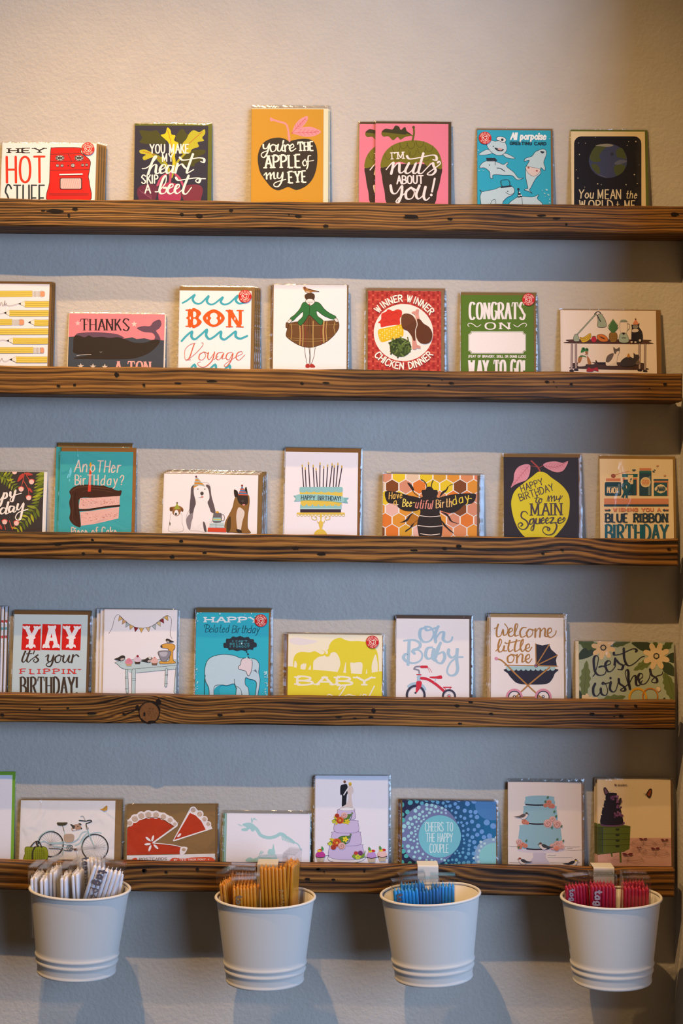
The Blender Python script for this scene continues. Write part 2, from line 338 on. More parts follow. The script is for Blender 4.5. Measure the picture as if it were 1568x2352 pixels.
# ---------------------------------------------------------------- picture-ledge shelves
LIPY, LIPT, GAP = -.050, .022, .028
LEDGE = []                                    # measured front edge of each lip: top left, top right, bottom left, bottom right, right end
LIPS = [((0, 456), (1560, 472), (0, 520), (1560, 534), 1600), ((0, 842), (1550, 855), (0, 905), (1550, 921), 1567), ((0, 1219), (1550, 1240), (0, 1282), (1550, 1301), 1558),
        ((0, 1593), (1545, 1613), (0, 1657), (1545, 1678), 1552), ((0, 1981), (1545, 2000), (0, 2044), (1545, 2062), 1550)]
WOODS = [(1.3, .0040, .85, []), (2.1, .0055, .75, []), (3.9, .0078, 1.25, [(.33, -.012, .05)]), (4.4, .0042, .8, [(-.285, -.016, .045)]), (5.2, .0085, .85, [(.13, -.02, .05), (-.36, .01, .06), (.36, .014, .04)])]
HOLES = [[('1a', 380, 798, 60, 13), ('1a', 300, 796, 16, 6), ('1a', 520, 783, 22, 11), ('1a', 477, 828, 9, 14), ('1a', 1258, 820, 14, 9), ('1a', 1378, 830, 24, 11), ('1b', 478, 803, 24, 7), ('1b', 662, 868, 22, 10), ('1b', 1225, 806, 52, 14),
          ('1b', 1490, 822, 22, 10), ('1b', 30, 765, 14, 9), ('1c', 585, 833, 36, 8), ('1c', 690, 853, 28, 9), ('1c', 757, 895, 10, 10), ('1c', 1510, 825, 32, 14), ('1b', 415, 790, 6, 5)],
         [('2a', 527, 1043, 20, 11), ('2a', 672, 1035, 16, 13), ('2a', 1296, 1034, 15, 12), ('2a', 1050, 945, 22, 22), ('2b', 100, 926, 30, 7), ('2b', 380, 911, 50, 8), ('2b', 1117, 930, 16, 11), ('2b', 1312, 924, 32, 8), ('2c', 620, 945, 16, 9), ('2c', 805, 926, 24, 10),
          ('2c', 730, 902, 6, 4), ('2d', 118, 1192, 26, 12), ('2d', 376, 1216, 18, 12), ('2d', 190, 1192, 12, 6), ('2d', 222, 1246, 8, 5), ('2d', 1375, 1216, 22, 14), ('2d', 1208, 1262, 9, 5)],
         [('3a', 615, 1193, 42, 11), ('3a', 980, 1153, 18, 16), ('3a', 885, 1298, 18, 14), ('3a', 1060, 1268, 18, 20), ('3b', 230, 732, 16, 10), ('3b', 168, 840, 18, 12), ('3b', 392, 813, 16, 8), ('3b', 1020, 780, 26, 12), ('3b', 1200, 820, 34, 11), ('3c', 340, 750, 30, 8),
          ('3c', 553, 735, 18, 10), ('3c', 657, 722, 22, 14), ('3c', 1248, 773, 13, 8), ('3c', 1385, 746, 12, 9), ('3d', 1450, 862, 18, 10)],
         [('4a', 20, 990, 18, 11), ('4a', 333, 943, 10, 9), ('4a', 568, 935, 12, 8), ('4a', 770, 978, 44, 10), ('4a', 1040, 984, 18, 10), ('4b', 280, 889, 22, 10), ('4b', 447, 859, 20, 8), ('4b', 1168, 903, 26, 8), ('4b', 1290, 912, 16, 6), ('4b', 1430, 855, 18, 20), ('4b', 1410, 905, 20, 9),
          ('4c', 603, 822, 22, 13), ('4c', 882, 887, 18, 9), ('4c', 627, 969, 18, 9), ('4c', 715, 793, 20, 10), ('4d', 388, 1126, 34, 18), ('4d', 705, 1022, 30, 22), ('4d', 955, 1020, 28, 18), ('4d', 765, 1150, 38, 18), ('4d', 675, 1162, 16, 8)],
         [('b1', 1475, 352, 30, 24), ('b2', 1375, 335, 30, 14), ('b2', 1245, 450, 34, 16), ('b2', 1545, 455, 24, 14), ('5c', 100, 772, 16, 10), ('5c', 465, 780, 10, 16), ('5c', 150, 790, 10, 6), ('5b', 380, 622, 16, 12), ('5b', 625, 600, 12, 16), ('5b', 205, 610, 14, 12)]]
SHELF_LBL = ['topmost reclaimed wood ledge, below the oven and apple cards', 'reclaimed wood ledge carrying the pencil, BON Voyage and CONGRATS cards',
             'middle reclaimed wood ledge with bold dark grain, carrying the bee card', 'reclaimed wood ledge with one big round knot, carrying the YAY card', 'lowest reclaimed wood ledge, with the white buckets hanging from it']
XEND = []
for i, (tl, tr, bl, br, xe) in enumerate(LIPS):
    zt = (at(*tl, LIPY).z + at(*tr, LIPY).z) / 2; zb = (at(*bl, LIPY).z + at(*br, LIPY).z) / 2
    x1 = min(at(xe, (tr[1] + br[1]) / 2, LIPY).x, XC - .002 if i else XC - .0005); x0 = -1.0
    LEDGE.append((zb, zt)); XEND.append(x1)
    e = empty('wooden_shelf', Matrix.Translation((0, 0, zb)))
    tag(e, SHELF_LBL[i], 'shelf', 'reclaimed wood card ledges')
    sd, per, con, kn = WOODS[i]
    wm = wood_mat(sd, per, con, kn)
    H = zt - zb; r = .0022; rng = random.Random(i)
    prof = [(LIPY, r), (LIPY, H - r), (LIPY + r * .3, H - r * .3), (LIPY + r, H), (LIPY + LIPT - r, H), (LIPY + LIPT, H - r), (LIPY + LIPT, 0), (LIPY + r, 0), (LIPY + r * .3, r * .3)]
    n = 180; v = []; f = []; np_ = len(prof)
    ph = [rng.random() * 9 for _ in range(6)]
    for j in range(n + 1):
        x = x0 + (x1 - x0) * j / n; dz = .0005 * math.sin(x * 23 + ph[0]) + .0004 * math.sin(x * 61 + ph[1]); dy = .0004 * math.sin(x * 41 + ph[2]); db = .0004 * math.sin(x * 37 + ph[3])
        for a, (y, z) in enumerate(prof): v.append((x - (.002 if j == n and a in (0, 1, 2, 8) else 0), y + (dy if a < 3 or a > 7 else 0), z + (dz if 0 < a < 6 else db if a != 6 else 0)))
    for j in range(n):
        for a in range(np_): f.append((j * np_ + a, j * np_ + (a + 1) % np_, (j + 1) * np_ + (a + 1) % np_, (j + 1) * np_ + a))
    f.append(tuple(range(np_))[::-1]); f.append(tuple(n * np_ + a for a in range(np_)))
    f = [q[::-1] for q in f]
    ix = [0] * len(f); mats = [wm, ink('140a05', .8), ink('6b4523', .7)]
    def decal(pts, mi, dy=.0008):
        k = len(v); v.extend((p.x, LIPY - dy, p.z - zb) for p in pts); f.append(tuple(range(k, k + len(pts)))); ix.append(mi)
    for (ck, hx, hy, hw, hh) in HOLES[i]:
        c = [];
        for q in range(14):
            t = -2 * math.pi * q / 14; m = rng.uniform(.72, 1.15)
            c.append(at(*cp(ck, hx + hw * m * math.cos(t), hy + hh * m * math.sin(t)), LIPY))
        decal(c[::-1], 1)
    if i == 3:                                 # the big round knot
        kx, ky = 1250, 970
        def kp(rad, t, jx=0.): return at(*cp('4a', kx + rad * math.cos(t) * .95 + jx, ky + rad * math.sin(t)), LIPY)
        def band(r0, r1, t0, t1, mi, dy, k=20):
            a = [kp(r0 * rng.uniform(.98, 1.02), t0 + (t1 - t0) * q / k) for q in range(k + 1)]; b = [kp(r1 * rng.uniform(.96, 1.05), t0 + (t1 - t0) * q / k) for q in range(k + 1)]
            for q in range(k): decal([a[q], b[q], b[q + 1], a[q + 1]], mi, dy)
        decal([kp(90, 2 * math.pi * q / 30) for q in range(30)], 2, .0004)
        band(82, 96, 1.0, 2.5, 1, .0009); band(86, 94, 2.5, 5.0, 1, .0009); band(84, 100, 5.0, 6.1, 1, .0009); band(86, 92, -.2, 1.0, 1, .0009)
        for q in range(46):
            t = rng.uniform(0, 6.28); rr = rng.uniform(5, 76); l = rng.uniform(4, 15); d = rng.uniform(.8, 2.2)
            a, b2 = kp(rr, t), kp(rr + d + 1, t + l / (rr + 8)); c2, d2 = kp(rr + d * 2 + 1, t + l / (rr + 8)), kp(rr + d, t)
            decal([a, b2, c2, d2], 1, .0008)
        for g in ((1330, 880, 24, 30), (1150, 930, 16, 24), (1210, 985, 10, 18), (1275, 1048, 40, 10)):
            decal([at(*cp('4a', g[0] + g[2] * rng.uniform(.7, 1.1) * math.cos(-6.283 * q / 12), g[1] + g[3] * rng.uniform(.7, 1.1) * math.sin(-6.283 * q / 12)), LIPY) for q in range(12)][::-1], 1, .001)
        decal([at(*cp('4a', *p), LIPY) for p in ((1035, 985), (1100, 962), (1150, 935), (1150, 945), (1105, 970), (1040, 995))], 1, .0006)
    mesh_obj('lip', v, f, mats, ix, e)
    bevel(mesh_obj('ledge_board', boxv(x0, x1 - .001, LIPY + LIPT, -.0005, 0, .011), BF, wm, None, e), .0008)
# ---------------------------------------------------------------- greeting cards
TP, B0 = .0030, .0125                         # packet pitch in a stack, how far its rear foot stands from the wall
NCARD = {}
ORD = ['', 'second', 'third', 'fourth', 'fifth']
def sleeve_mesh(x0, x1, y0, y1, rng):
    nx, ny = 13, 15; xs = [0, .015, .04, .08] ; v = []; f = []; ed = []
    ts = lambda n: [0, .008, .025, .06] + [.06 + .88 * k / (n - 7) for k in range(1, n - 7)] + [.94, .975, .992, 1]
    tx, ty = ts(nx), ts(ny); nx, ny = len(tx), len(ty)
    for side in (1, -1):
        for b in ty:
            for a in tx:
                ex, ey = min(a, 1 - a), min(b, 1 - b)
                p = min(1, ex / .03) ** .5 * min(1, ey / .025) ** .5
                z = -.0003 + side * (.0003 + .00075 * p) + rng.uniform(-1, 1) * .00012 * (1 if min(ex, ey) > 0 else .5)
                if side < 0: z = max(z, -.0016)
                v.append((x0 + (x1 - x0) * a + (rng.uniform(-.3, .3) * .001 if ex == 0 else 0), y0 + (y1 - y0) * b, z))
    m = nx * ny
    for j in range(ny - 1):
        for i in range(nx - 1):
            q = j * nx + i; ed.append(1 if i in (0, 1, nx - 2, nx - 3) or j in (ny - 2, ny - 3) else 0); ed.append(ed[-1]); f.append((q, q + 1, q + nx + 1, q + nx)); f.append((m + q, m + q + nx, m + q + nx + 1, m + q + 1))
    return v, f, ed
def sticker_art(A, cx, cy, r):                 # round red recycling sticker
    A.E('b8201f', cx, cy, r, n=30); A.ring('e6cfc4', cx, cy, r * .5, r * .08)
    A.T('dfa79c', 'MADE BY HAND', 0, 0, 0, 0, r * .2, r * .05, arc=(cx, cy, r * .67, 195, 345), sp=2.5)
    A.T('dfa79c', 'IN THE USA', 0, 0, 0, 0, r * .2, r * .05, arc=(cx, cy, r * .87, 150, 30), sp=2.5)
    for k in range(3):
        a = math.radians(-90 + 120 * k); c, s_ = math.cos(a), math.sin(a); R = r * .3
        P = lambda u, w_: (cx + c * u - s_ * w_, cy + s_ * u + c * w_)
        A.fill('e6cfc4', [P(R * .55, -R * .75), P(R * .95, -R * .3), P(R * .95, R * .55), P(R * 1.3, R * .55), P(R * .75, R * 1.05), P(R * .3, R * .55), P(R * .6, R * .5), P(R * .55, -R * .2)])
def card(row, ck, TL, TR, BL, BR, art, label, short, paper='e9e3e0', env='8a6238', em=(0, 18, 25), n=1, shift=(16, 0), sm=(7, 7, 9), stick=None, group=None, crinkle=False):
    """a sleeved greeting card leaning on the wall; n packets in its stack, `shift` each one back (view units), em = envelope beyond the card left/top/right"""
    zb, zt = LEDGE[row]; zf = zb + .0112
    s = CROP[ck][2]
    th = None
    i = n - 1
    yb = -(B0 + TP * i)                         # foot of the front card
    # lean: rear packet's top touches the wall
    Hg = (at(*cp(ck, *BL), yb).z - at(*cp(ck, *BL), yb).z) + (at(*cp(ck, *TL), -.004).z - zf)
    th = math.asin(min(.35, (B0 - .0015) / max(Hg, .05)))
    yv = Vector((0, math.sin(th), math.cos(th))); nz = Vector((0, -math.cos(th), math.sin(th)))
    foot = Vector((0, yb, zf))
    def onp(px, py):
        r = ray(px, py); t = (foot - CAM).dot(nz) / r.dot(nz)
        return CAM + r * t
    pTL, pTR, pBL, pBR = (onp(*cp(ck, *q)) for q in (TL, TR, BL, BR))
    ax = ((pTR - pTL).normalized() + (pBR - pBL).normalized()).normalized(); ang = max(-.02, min(.02, math.atan2(ax.dot(yv), ax.x)))
    ax = Vector((math.cos(ang), 0, 0)) + yv * math.sin(ang); ay = yv * math.cos(ang) - Vector((math.sin(ang), 0, 0))
    mid = (pTL + pTR + pBL + pBR) / 4
    wd = ((pTR - pTL).dot(ax) + (pBR - pBL).dot(ax)) / 2
    top = (pTL + pTR) / 2
    h = (top.z - zf) / ay.z
    org = top - ay * h + nz * .0018; org.x = (mid - ay * (mid - (top - ay * h)).dot(ay)).x
    M = Matrix(((ax.x, ay.x, nz.x, org.x), (ax.y, ay.y, nz.y, org.y), (ax.z, ay.z, nz.z, org.z), (0, 0, 0, 1)))
    Mi = M.inverted(); pl = org
    def tl(x, y):
        r = ray(*cp(ck, x, y)); t = (pl - CAM).dot(nz) / r.dot(nz); q = Mi @ (CAM + r * t)
        return q.x, q.y
    px = 1 / (s * FPX / 1.735)                   # metres per view unit here
    rng = random.Random(label)
    e = empty('greeting_card', M)
    hw = wd / 2
    A = Art(tl, (-hw, hw, 0, h))
    art(A)
    A.out('card', e, boxv(-hw, hw, 0, h, -.0005, 0), BF, ink(paper))
    if em:
        l, t, r_ = em
        # the envelope keeps a standing height of its own
        bevel(mesh_obj('envelope', boxv(-hw - l * px, hw + r_ * px, 0, h + t * px, -.0012, -.0006), BF, ink(env), None, e), .0002)
    else: l = t = r_ = 0
    sv, sf, se = sleeve_mesh(-hw - (max(l, 0) + sm[0]) * px, hw + (max(r_, 0) + sm[2]) * px, 0.0005, h + (max(t, 0) + sm[1]) * px, rng)
    mesh_obj('clear_sleeve', sv, sf, [CRINK if crinkle else FILM, EDGE], se, e, True)
    if stick:
        cx, cy, r = stick
        B = Art(tl, (-1, 1, -1, 1), 1.08e-3); sticker_art(B, cx, cy, r); st = B.out('sticker', e); st['label'] = 'round red recycling sticker'
    tag(e, label, 'card', group or ('copies of the %s card' % short if n > 1 else None))
    kids = list(e.children)
    for k in range(1, n):
        c = e.copy(); COL.objects.link(c)
        off = Vector((ax.x, ax.y, ax.z)) * (shift[0] * k * px) + ay * (-shift[1] * k * px) - nz * (TP * k)
        off.z += 0 if shift[1] < 0 else -off.z if abs(off.z) < .003 else 0
        c.matrix_world = Matrix.Translation(off) @ M
        for ch in kids:
            if ch.name.startswith('sticker'): continue
            d = ch.copy(); COL.objects.link(d); d.parent = c
        if n == 2: c['label'] = 'spare %s card standing right behind the front one' % short
        else: c['label'] = 'spare %s card, %s from the front of its stack' % (short, ORD[k] if k < n - 1 else 'last')
    return e
# ---------------------------------------------------------------- row one
K = '24222a'
def a_hot(A):
    A.T(K, 'HEY', 55, 396, 316, 394, 32, 14, 5, 15, st=5); A.T('d0331f', 'HOT', 40, 600, 318, 597, 176, 17, 14); A.T('26343c', 'STUFF', 32, 796, 312, 796, 176, 12, 10)
    A.FO('d0161a', K, 4, 352, 372, 366, 360, 460, 358, 550, 360, 562, 372, 563, 395, 622, 446, 622, 500, 612, 560, 620, 610, 612, 735, 338, 735, 343, 600, 346, 480)
    A.Z(K, 3, 352, 405, 565, 402); A.Z(K, 3, 352, 456, 620, 452); A.Z(K, 3, 350, 515, 618, 512); A.Z(K, 3, 340, 680, 614, 680); A.Z(K, 2, 342, 690, 612, 690); A.Z(K, 3, 470, 402, 495, 452)
    for x in (415, 548):
        A.E('e8e2e0', x, 431, 30, 19); A.ring(K, x, 431, 26, 4, 16); A.ring(K, x, 431, 14, 4, 8)
        for d in (-1, 1): A.Z(K, 4, x - 28, 431 - 12 * d, x + 28, 431 + 12 * d)
        A.Z(K, 4, x - 30, 431, x + 30, 431); A.Z(K, 4, x, 413, x, 450)
    for x, y, r in ((398, 484, 10), (430, 484, 10), (505, 483, 13), (572, 480, 9), (600, 479, 9)): A.E('b9b3b0', x, y, r); A.ring(K, x, y, r, 3); A.Z(K, 3, x, y - r, x, y + r)
    A.E(K, 472, 484, 4); A.Z('f2ecec', 9, 415, 546, 569, 543); A.Z(K, 2, 415, 552, 569, 549)
    A.RR(K, 414, 568, 568, 649, 12); A.RR('f0b4b0', 420, 573, 562, 644, 9)
    for k in range(9): A.Z('c9605c', 1.5, 424 + k * 15, 640, 440 + k * 15, 577)
card(0, '1a', (18, 325), (672, 338), (5, 710), (657, 712), a_hot, 'white greeting card reading HOT STUFF beside a red oven', 'red oven', env='8d693a', em=(0, 0, 17), n=4, shift=(14, 0), stick=(610, 369, 45))
def a_beet(A):
    D = '3d4018'
    A.F(D, 965, 240, 1040, 245, 1085, 240, 1110, 270, 1145, 300, 1140, 340, 1090, 330, 1020, 335, 965, 320, 985, 290)
    A.F(D, 1250, 235, 1270, 232, 1290, 262, 1310, 270, 1270, 330, 1230, 340, 1215, 300, 1225, 265); A.F(D, 1330, 380, 1418, 375, 1410, 405, 1360, 425, 1400, 440, 1350, 470, 1340, 490, 1260, 470, 1260, 420)
    L = 'b5b02c'
    A.F(L, 1415, 232, 1420, 262, 1400, 290, 1412, 312, 1368, 322, 1376, 352, 1330, 370, 1310, 398, 1250, 395, 1262, 335, 1290, 300, 1310, 262, 1340, 238, 1380, 252)
    A.F(L, 965, 380, 1000, 372, 1040, 388, 1120, 428, 1060, 425, 1000, 446, 988, 425, 1010, 408, 975, 400); A.F('7d8526', 1050, 400, 1120, 430, 1180, 540, 1120, 480)
    A.F('d6c41c', 1158, 220, 1180, 238, 1188, 268, 1214, 276, 1206, 310, 1236, 330, 1218, 380, 1200, 452, 1170, 335, 1142, 300, 1114, 272, 1145, 260)
    A.S('c9bd20', 22, 1195, 400, 1205, 470, 1185, 560); A.S('a5a328', 16, 1120, 430, 1165, 500, 1180, 560); A.S('a5a328', 14, 1290, 390, 1220, 470, 1190, 560)
    for f in ((1160, 240, 1185, 330, 1190, 400), (1400, 250, 1310, 330, 1255, 390), (990, 385, 1060, 405, 1110, 440)): A.S('b5682e', 4, *f)
    A.F('5c2040', 948, 660, 965, 630, 1010, 614, 1065, 615, 1092, 640, 1085, 690, 1060, 735, 980, 735, 955, 700)
    A.F('74283f', 1255, 660, 1275, 628, 1320, 615, 1380, 618, 1404, 650, 1395, 700, 1375, 740, 1290, 740, 1262, 700)
    A.F('a02f58', 1100, 650, 1120, 615, 1175, 600, 1230, 615, 1250, 650, 1240, 735, 1110, 735)
    for f in ((1090, 620, 1115, 570, 1150, 545), (1175, 605, 1180, 560, 1182, 530), (1270, 625, 1245, 575, 1215, 545)): A.S('b04468', 16, *f)
    for k in range(4): A.S('8c4a62', 3, 965 + k * 18, 650 + k * 14, 1000 + k * 14, 680 + k * 10, 1050, 690 + k * 9)
    W = 'efe8df'
    A.T(W, 'YOU MAKE', 1035, 398, 1310, 397, 60, 9, 7); A.T(W, 'MY', 1122, 455, 1202, 453, 52, 8, 6); A.T(W, 'SKIP', 978, 607, 1096, 605, 56, 9, 7); A.T(W, 'A', 1000, 674, 1042, 674, 58, 9, 7)
    A.B(W, 17, (985, 505, 1015, 500, 1050, 470, 1085, 425, 1072, 422, 1050, 470, 1026, 542), (1040, 512, 1062, 482, 1082, 482, 1078, 530, 1095, 538, 1118, 512), (1110, 515, 1140, 500, 1146, 480, 1126, 480, 1107, 510, 1117, 537, 1152, 522),
        (1198, 488, 1170, 483, 1152, 512, 1160, 537, 1186, 520, 1202, 486, 1193, 528, 1212, 534), (1230, 472, 1214, 532), (1220, 508, 1240, 483, 1258, 474, 1270, 486, 1282, 500, 1298, 508), (1336, 405, 1302, 500, 1296, 535, 1340, 512), (1245, 428, 1265, 446, 1320, 440, 1375, 430, 1412, 438, 1410, 462, 1390, 456))
    A.B(W, 17, (1075, 665, 1100, 660, 1145, 605, 1150, 555, 1130, 575, 1105, 650, 1115, 678, 1145, 670, 1152, 635, 1136, 640, 1168, 642), (1165, 645, 1195, 630, 1196, 612, 1176, 620, 1160, 660, 1180, 680, 1212, 660), (1215, 650, 1240, 632, 1240, 615, 1222, 622, 1210, 658, 1228, 678, 1262, 652), (1306, 555, 1275, 630, 1268, 670, 1290, 680, 1326, 635), (1218, 568, 1235, 586, 1280, 580, 1350, 570, 1385, 575, 1376, 602, 1355, 592, 1370, 576, 1422, 575))
card(0, '1a', (943, 210), (1445, 212), (920, 720), (1432, 722), a_beet, 'navy greeting card with leafy beets and white hand lettering', 'beet', '20243c', env='5d6420', em=(0, 17, 28))
def a_apple(A):
    A.S('d98f90', 13, 298, 155, 340, 170, 395, 188, 412, 235, 420, 300); A.E('d98f90', 299, 158, 9, 14, -20)
    P = 'dd8f96'
    A.F(P, 440, 248, 450, 205, 485, 160, 538, 135, 538, 168, 505, 208, 470, 230); A.F(P, 440, 248, 490, 215, 550, 206, 600, 220, 630, 242, 580, 270, 520, 273, 470, 260)
    A.Z('c0505a', 3, 432, 252, 528, 150); A.Z('c0505a', 3, 432, 250, 615, 240)
    for k in range(5):
        A.Z('c0505a', 2, 462 + k * 14, 220 - k * 15, 458 + k * 16, 190 - k * 9); A.Z('c0505a', 2, 462 + k * 14, 220 - k * 15, 492 + k * 11, 212 - k * 12)
        A.Z('c0505a', 2, 480 + k * 26, 247 - k * 1.5, 500 + k * 26, 222 + k * 2); A.Z('c0505a', 2, 480 + k * 26, 247 - k * 1.5, 505 + k * 24, 268 - k * 3)
    A.F('2b2625', 418, 302, 395, 290, 350, 279, 290, 288, 240, 320, 213, 380, 209, 440, 225, 512, 265, 572, 300, 612, 340, 630, 375, 622, 410, 608, 440, 620, 472, 628, 530, 602, 575, 552, 600, 480, 606, 400, 598, 340, 575, 300, 530, 287, 470, 291)
    A.S('d98f90', 13, 412, 255, 420, 302)
    W = 'f1ead8'
    A.B(W, 11, (245, 325, 248, 350, 268, 350, 285, 320, 272, 380, 250, 412, 232, 400, 240, 380, 280, 365), (310, 325, 292, 340, 300, 372, 325, 365, 328, 335, 308, 325, 340, 335), (345, 325, 340, 360, 358, 368, 375, 325, 370, 362, 385, 368), (380, 300, 376, 315), (388, 330, 392, 372), (392, 345, 405, 325, 418, 332), (422, 352, 448, 340, 440, 322, 420, 345, 432, 370, 462, 352), th=.6)
    A.T(W, 'THE', 474, 370, 585, 365, 60, 11, 8, 9, st=7); A.T(W, 'APPLE', 252, 485, 500, 478, 86, 13, 10, 10, st=8); A.T(W, 'EYE', 412, 583, 538, 576, 76, 12, 9, 10, st=8)
    A.B(W, 9, (525, 425, 508, 445, 518, 468, 535, 455, 526, 425), (562, 400, 545, 405, 543, 460, 535, 488), (530, 440, 580, 432), th=.6)
    A.B(W, 11, (250, 530, 265, 515, 268, 555), (268, 540, 290, 515, 295, 555), (295, 540, 315, 512, 318, 550, 330, 552), (342, 515, 340, 545, 360, 548, 375, 512, 368, 570, 345, 605, 318, 602, 325, 580, 395, 558), th=.6)
card(0, '1b', (168, 92), (648, 92), (163, 702), (643, 706), a_apple, 'tall gold greeting card with a black apple and pink leaves', 'gold apple', 'c58f2a', env='dcd6b6', em=(0, 6, 34), n=2, shift=(10, 0), sm=(5, 24, 9))
def a_nuts(A):
    A.F('342720', 1035, 470, 1150, 455, 1320, 455, 1430, 475, 1428, 545, 1405, 640, 1360, 740, 1095, 740, 1052, 630, 1036, 540)
    A.F('716c1c', 1030, 478, 1030, 440, 1045, 395, 1080, 350, 1140, 315, 1240, 297, 1330, 310, 1395, 352, 1428, 410, 1436, 485, 1400, 480, 1360, 448, 1340, 470, 1300, 440, 1230, 460, 1150, 440, 1080, 470)
    for x, y in ((1080, 400), (1130, 355), (1180, 330), (1240, 380), (1300, 365), (1350, 350), (1390, 400), (1290, 320), (1200, 390), (1140, 410), (1330, 410), (1230, 330)):
        A.S('56521a', 4, x - 26, y - 16, x - 18, y + 12, x, y + 24, x + 20, y + 10, x + 26, y - 16)
    A.S('5c5a1c', 12, 1247, 210, 1250, 250, 1240, 300); A.E('4a4818', 1247, 210, 9)
    A.F('33311c', 1035, 245, 1060, 220, 1105, 225, 1125, 200, 1150, 206, 1162, 228, 1190, 208, 1202, 235, 1235, 262, 1180, 258, 1100, 250)
    A.F('645f18', 1035, 245, 1100, 250, 1180, 258, 1235, 262, 1190, 275, 1160, 292, 1140, 275, 1110, 296, 1080, 270, 1045, 272); A.Z('645f18', 6, 1200, 255, 1243, 268)
    W = 'ecdcd4'
    A.T(W, "I'M", 1100, 425, 1188, 420, 47, 7, 7, 8, st=6); A.T(W, 'ABOUT', 1132, 587, 1315, 585, 52, 10, 8)
    A.B(W, 17, (1065, 492, 1090, 462, 1108, 445, 1112, 455, 1098, 520), (1100, 502, 1130, 460, 1152, 452, 1152, 505, 1168, 514, 1188, 498), (1216, 450, 1192, 500, 1206, 518, 1236, 498, 1262, 448, 1244, 505, 1258, 518, 1282, 498), (1312, 385, 1286, 480, 1280, 512, 1300, 518, 1326, 492), (1203, 403, 1222, 422, 1290, 412, 1370, 396, 1398, 405, 1398, 430, 1376, 426), (1326, 492, 1372, 448, 1380, 468, 1394, 500, 1370, 527, 1338, 522, 1390, 482, 1424, 455, 1420, 438, 1408, 446))
    A.B(W, 18, (1094, 600, 1104, 645, 1132, 650, 1165, 602, 1170, 620, 1165, 665, 1145, 712, 1130, 706, 1150, 680, 1196, 648), (1232, 612, 1198, 640, 1200, 684, 1236, 684, 1252, 642, 1225, 612, 1262, 630), (1286, 600, 1264, 660, 1280, 688, 1312, 660, 1328, 602, 1314, 670, 1330, 697, 1352, 680))
    A.Z(W, 13, 1388, 553, 1370, 640); A.E(W, 1365, 662, 9)
card(0, '1b', (998, 187), (1480, 193), (985, 710), (1476, 712), a_nuts, 'pink greeting card with a dark acorn and white nuts lettering', 'pink acorn', 'e0798c', env='4b3a26', em=(0, 16, 20), n=2, shift=(-108, 0))
def a_porp(A):
    d, o = 'b9cfd4', '26323c'
    A.Z('2aa0ba', 1, 0, 0, 1, 1)
    A.FO(d, o, 3, 232, 380, 200, 375, 152, 402, 160, 412, 205, 410, 245, 398); A.FO(d, o, 3, 320, 400, 350, 405, 402, 436, 350, 432, 318, 412)
    A.FO(d, o, 3, 205, 335, 225, 308, 260, 316, 315, 312, 340, 340, 342, 380, 310, 412, 270, 412, 235, 390, 212, 360)
    A.F(o, 258, 360, 290, 368, 322, 372, 310, 385, 275, 382); A.E('c89a96', 296, 372, 16, 8, 8); A.FO('d8dcdc', o, 3, 272, 292, 295, 284, 330, 292, 338, 312, 320, 326, 290, 312, 276, 308); A.E(o, 312, 306, 9); A.E(o, 250, 352, 4)
    A.FO(d, o, 3, 155, 492, 180, 462, 230, 450, 280, 462, 320, 478, 345, 462, 352, 470, 342, 492, 390, 530, 425, 572, 460, 570, 430, 585, 408, 580, 380, 555, 320, 552, 250, 550, 245, 575, 228, 568, 224, 530, 190, 502, 160, 502)
    A.G(o, 200, 432, 262, 432, 278, 450, 262, 456, 205, 456); A.Z(o, 4, 262, 455, 262, 482); A.S(o, 5, 275, 503, 300, 506, 328, 525); A.E(o, 222, 482, 4)
    A.FO(d, o, 3, 568, 378, 595, 370, 616, 382, 618, 410, 600, 462, 610, 500, 605, 520, 580, 500, 578, 540, 545, 575, 510, 640, 500, 655, 520, 680, 495, 664, 465, 655, 482, 645, 490, 640, 476, 570, 476, 500, 500, 450, 465, 456, 475, 435, 518, 420, 540, 392)
    A.FO('d8c4bc', o, 2, 478, 492, 520, 498, 575, 512, 560, 545, 530, 560, 500, 545, 480, 520); A.F(o, 575, 385, 605, 390, 590, 402)
    for x, y in ((494, 500), (552, 522)): A.E('a05a50', x, y, 7)
    A.FO(d, o, 3, 155, 655, 175, 668, 190, 664, 260, 650, 310, 630, 360, 625, 390, 640, 397, 665, 382, 690, 350, 705, 318, 735, 300, 770, 180, 770, 160, 720, 160, 690, 168, 672)
    A.S(o, 3, 230, 755, 240, 730, 262, 722, 268, 750); A.S(o, 3, 335, 672, 365, 688, 388, 680); A.E(o, 350, 665, 4)
    A.G('2d9fb8', 303, 592, 355, 587, 362, 625, 315, 630); A.O(o, 4, 303, 592, 355, 587, 362, 625, 315, 632); A.Z(o, 11, 305, 637, 372, 628)
    A.FO(d, o, 3, 360, 760, 400, 715, 440, 700, 520, 705, 565, 688, 555, 715, 590, 760, 480, 790); A.G('20242a', 418, 710, 424, 655, 452, 705)
    for x, y in ((432, 672), (428, 695), (442, 692)): A.E('e8e8e8', x, y, 5)
    A.Z(o, 3, 448, 702, 452, 760); A.E('2a2530', 424, 650, 8)
    A.T('e8f0ee', 'All porpoise', 365, 304, 620, 304, 44, 11, 8, slant=.12, sp=2); A.T('16303a', 'GREETING CARD', 364, 340, 617, 343, 19, 5, 4)
    for x, y, r in ((620, 655, 10), (605, 680, 7), (632, 690, 9), (640, 720, 6), (590, 660, 4), (610, 700, 4), (640, 745, 7), (145, 380, 6), (180, 520, 5), (150, 522, 6), (640, 300, 5)): A.E('9fcfd4', x, y, r, r * .6, 30, 7)
card(0, '1c', (138, 240), (645, 245), (137, 748), (652, 750), a_porp, 'turquoise greeting card with cartoon whales and dolphins in hats', 'porpoise', '2ba3bd', env='84603a', em=(2, 12, 14), stick=(192, 295, 44))
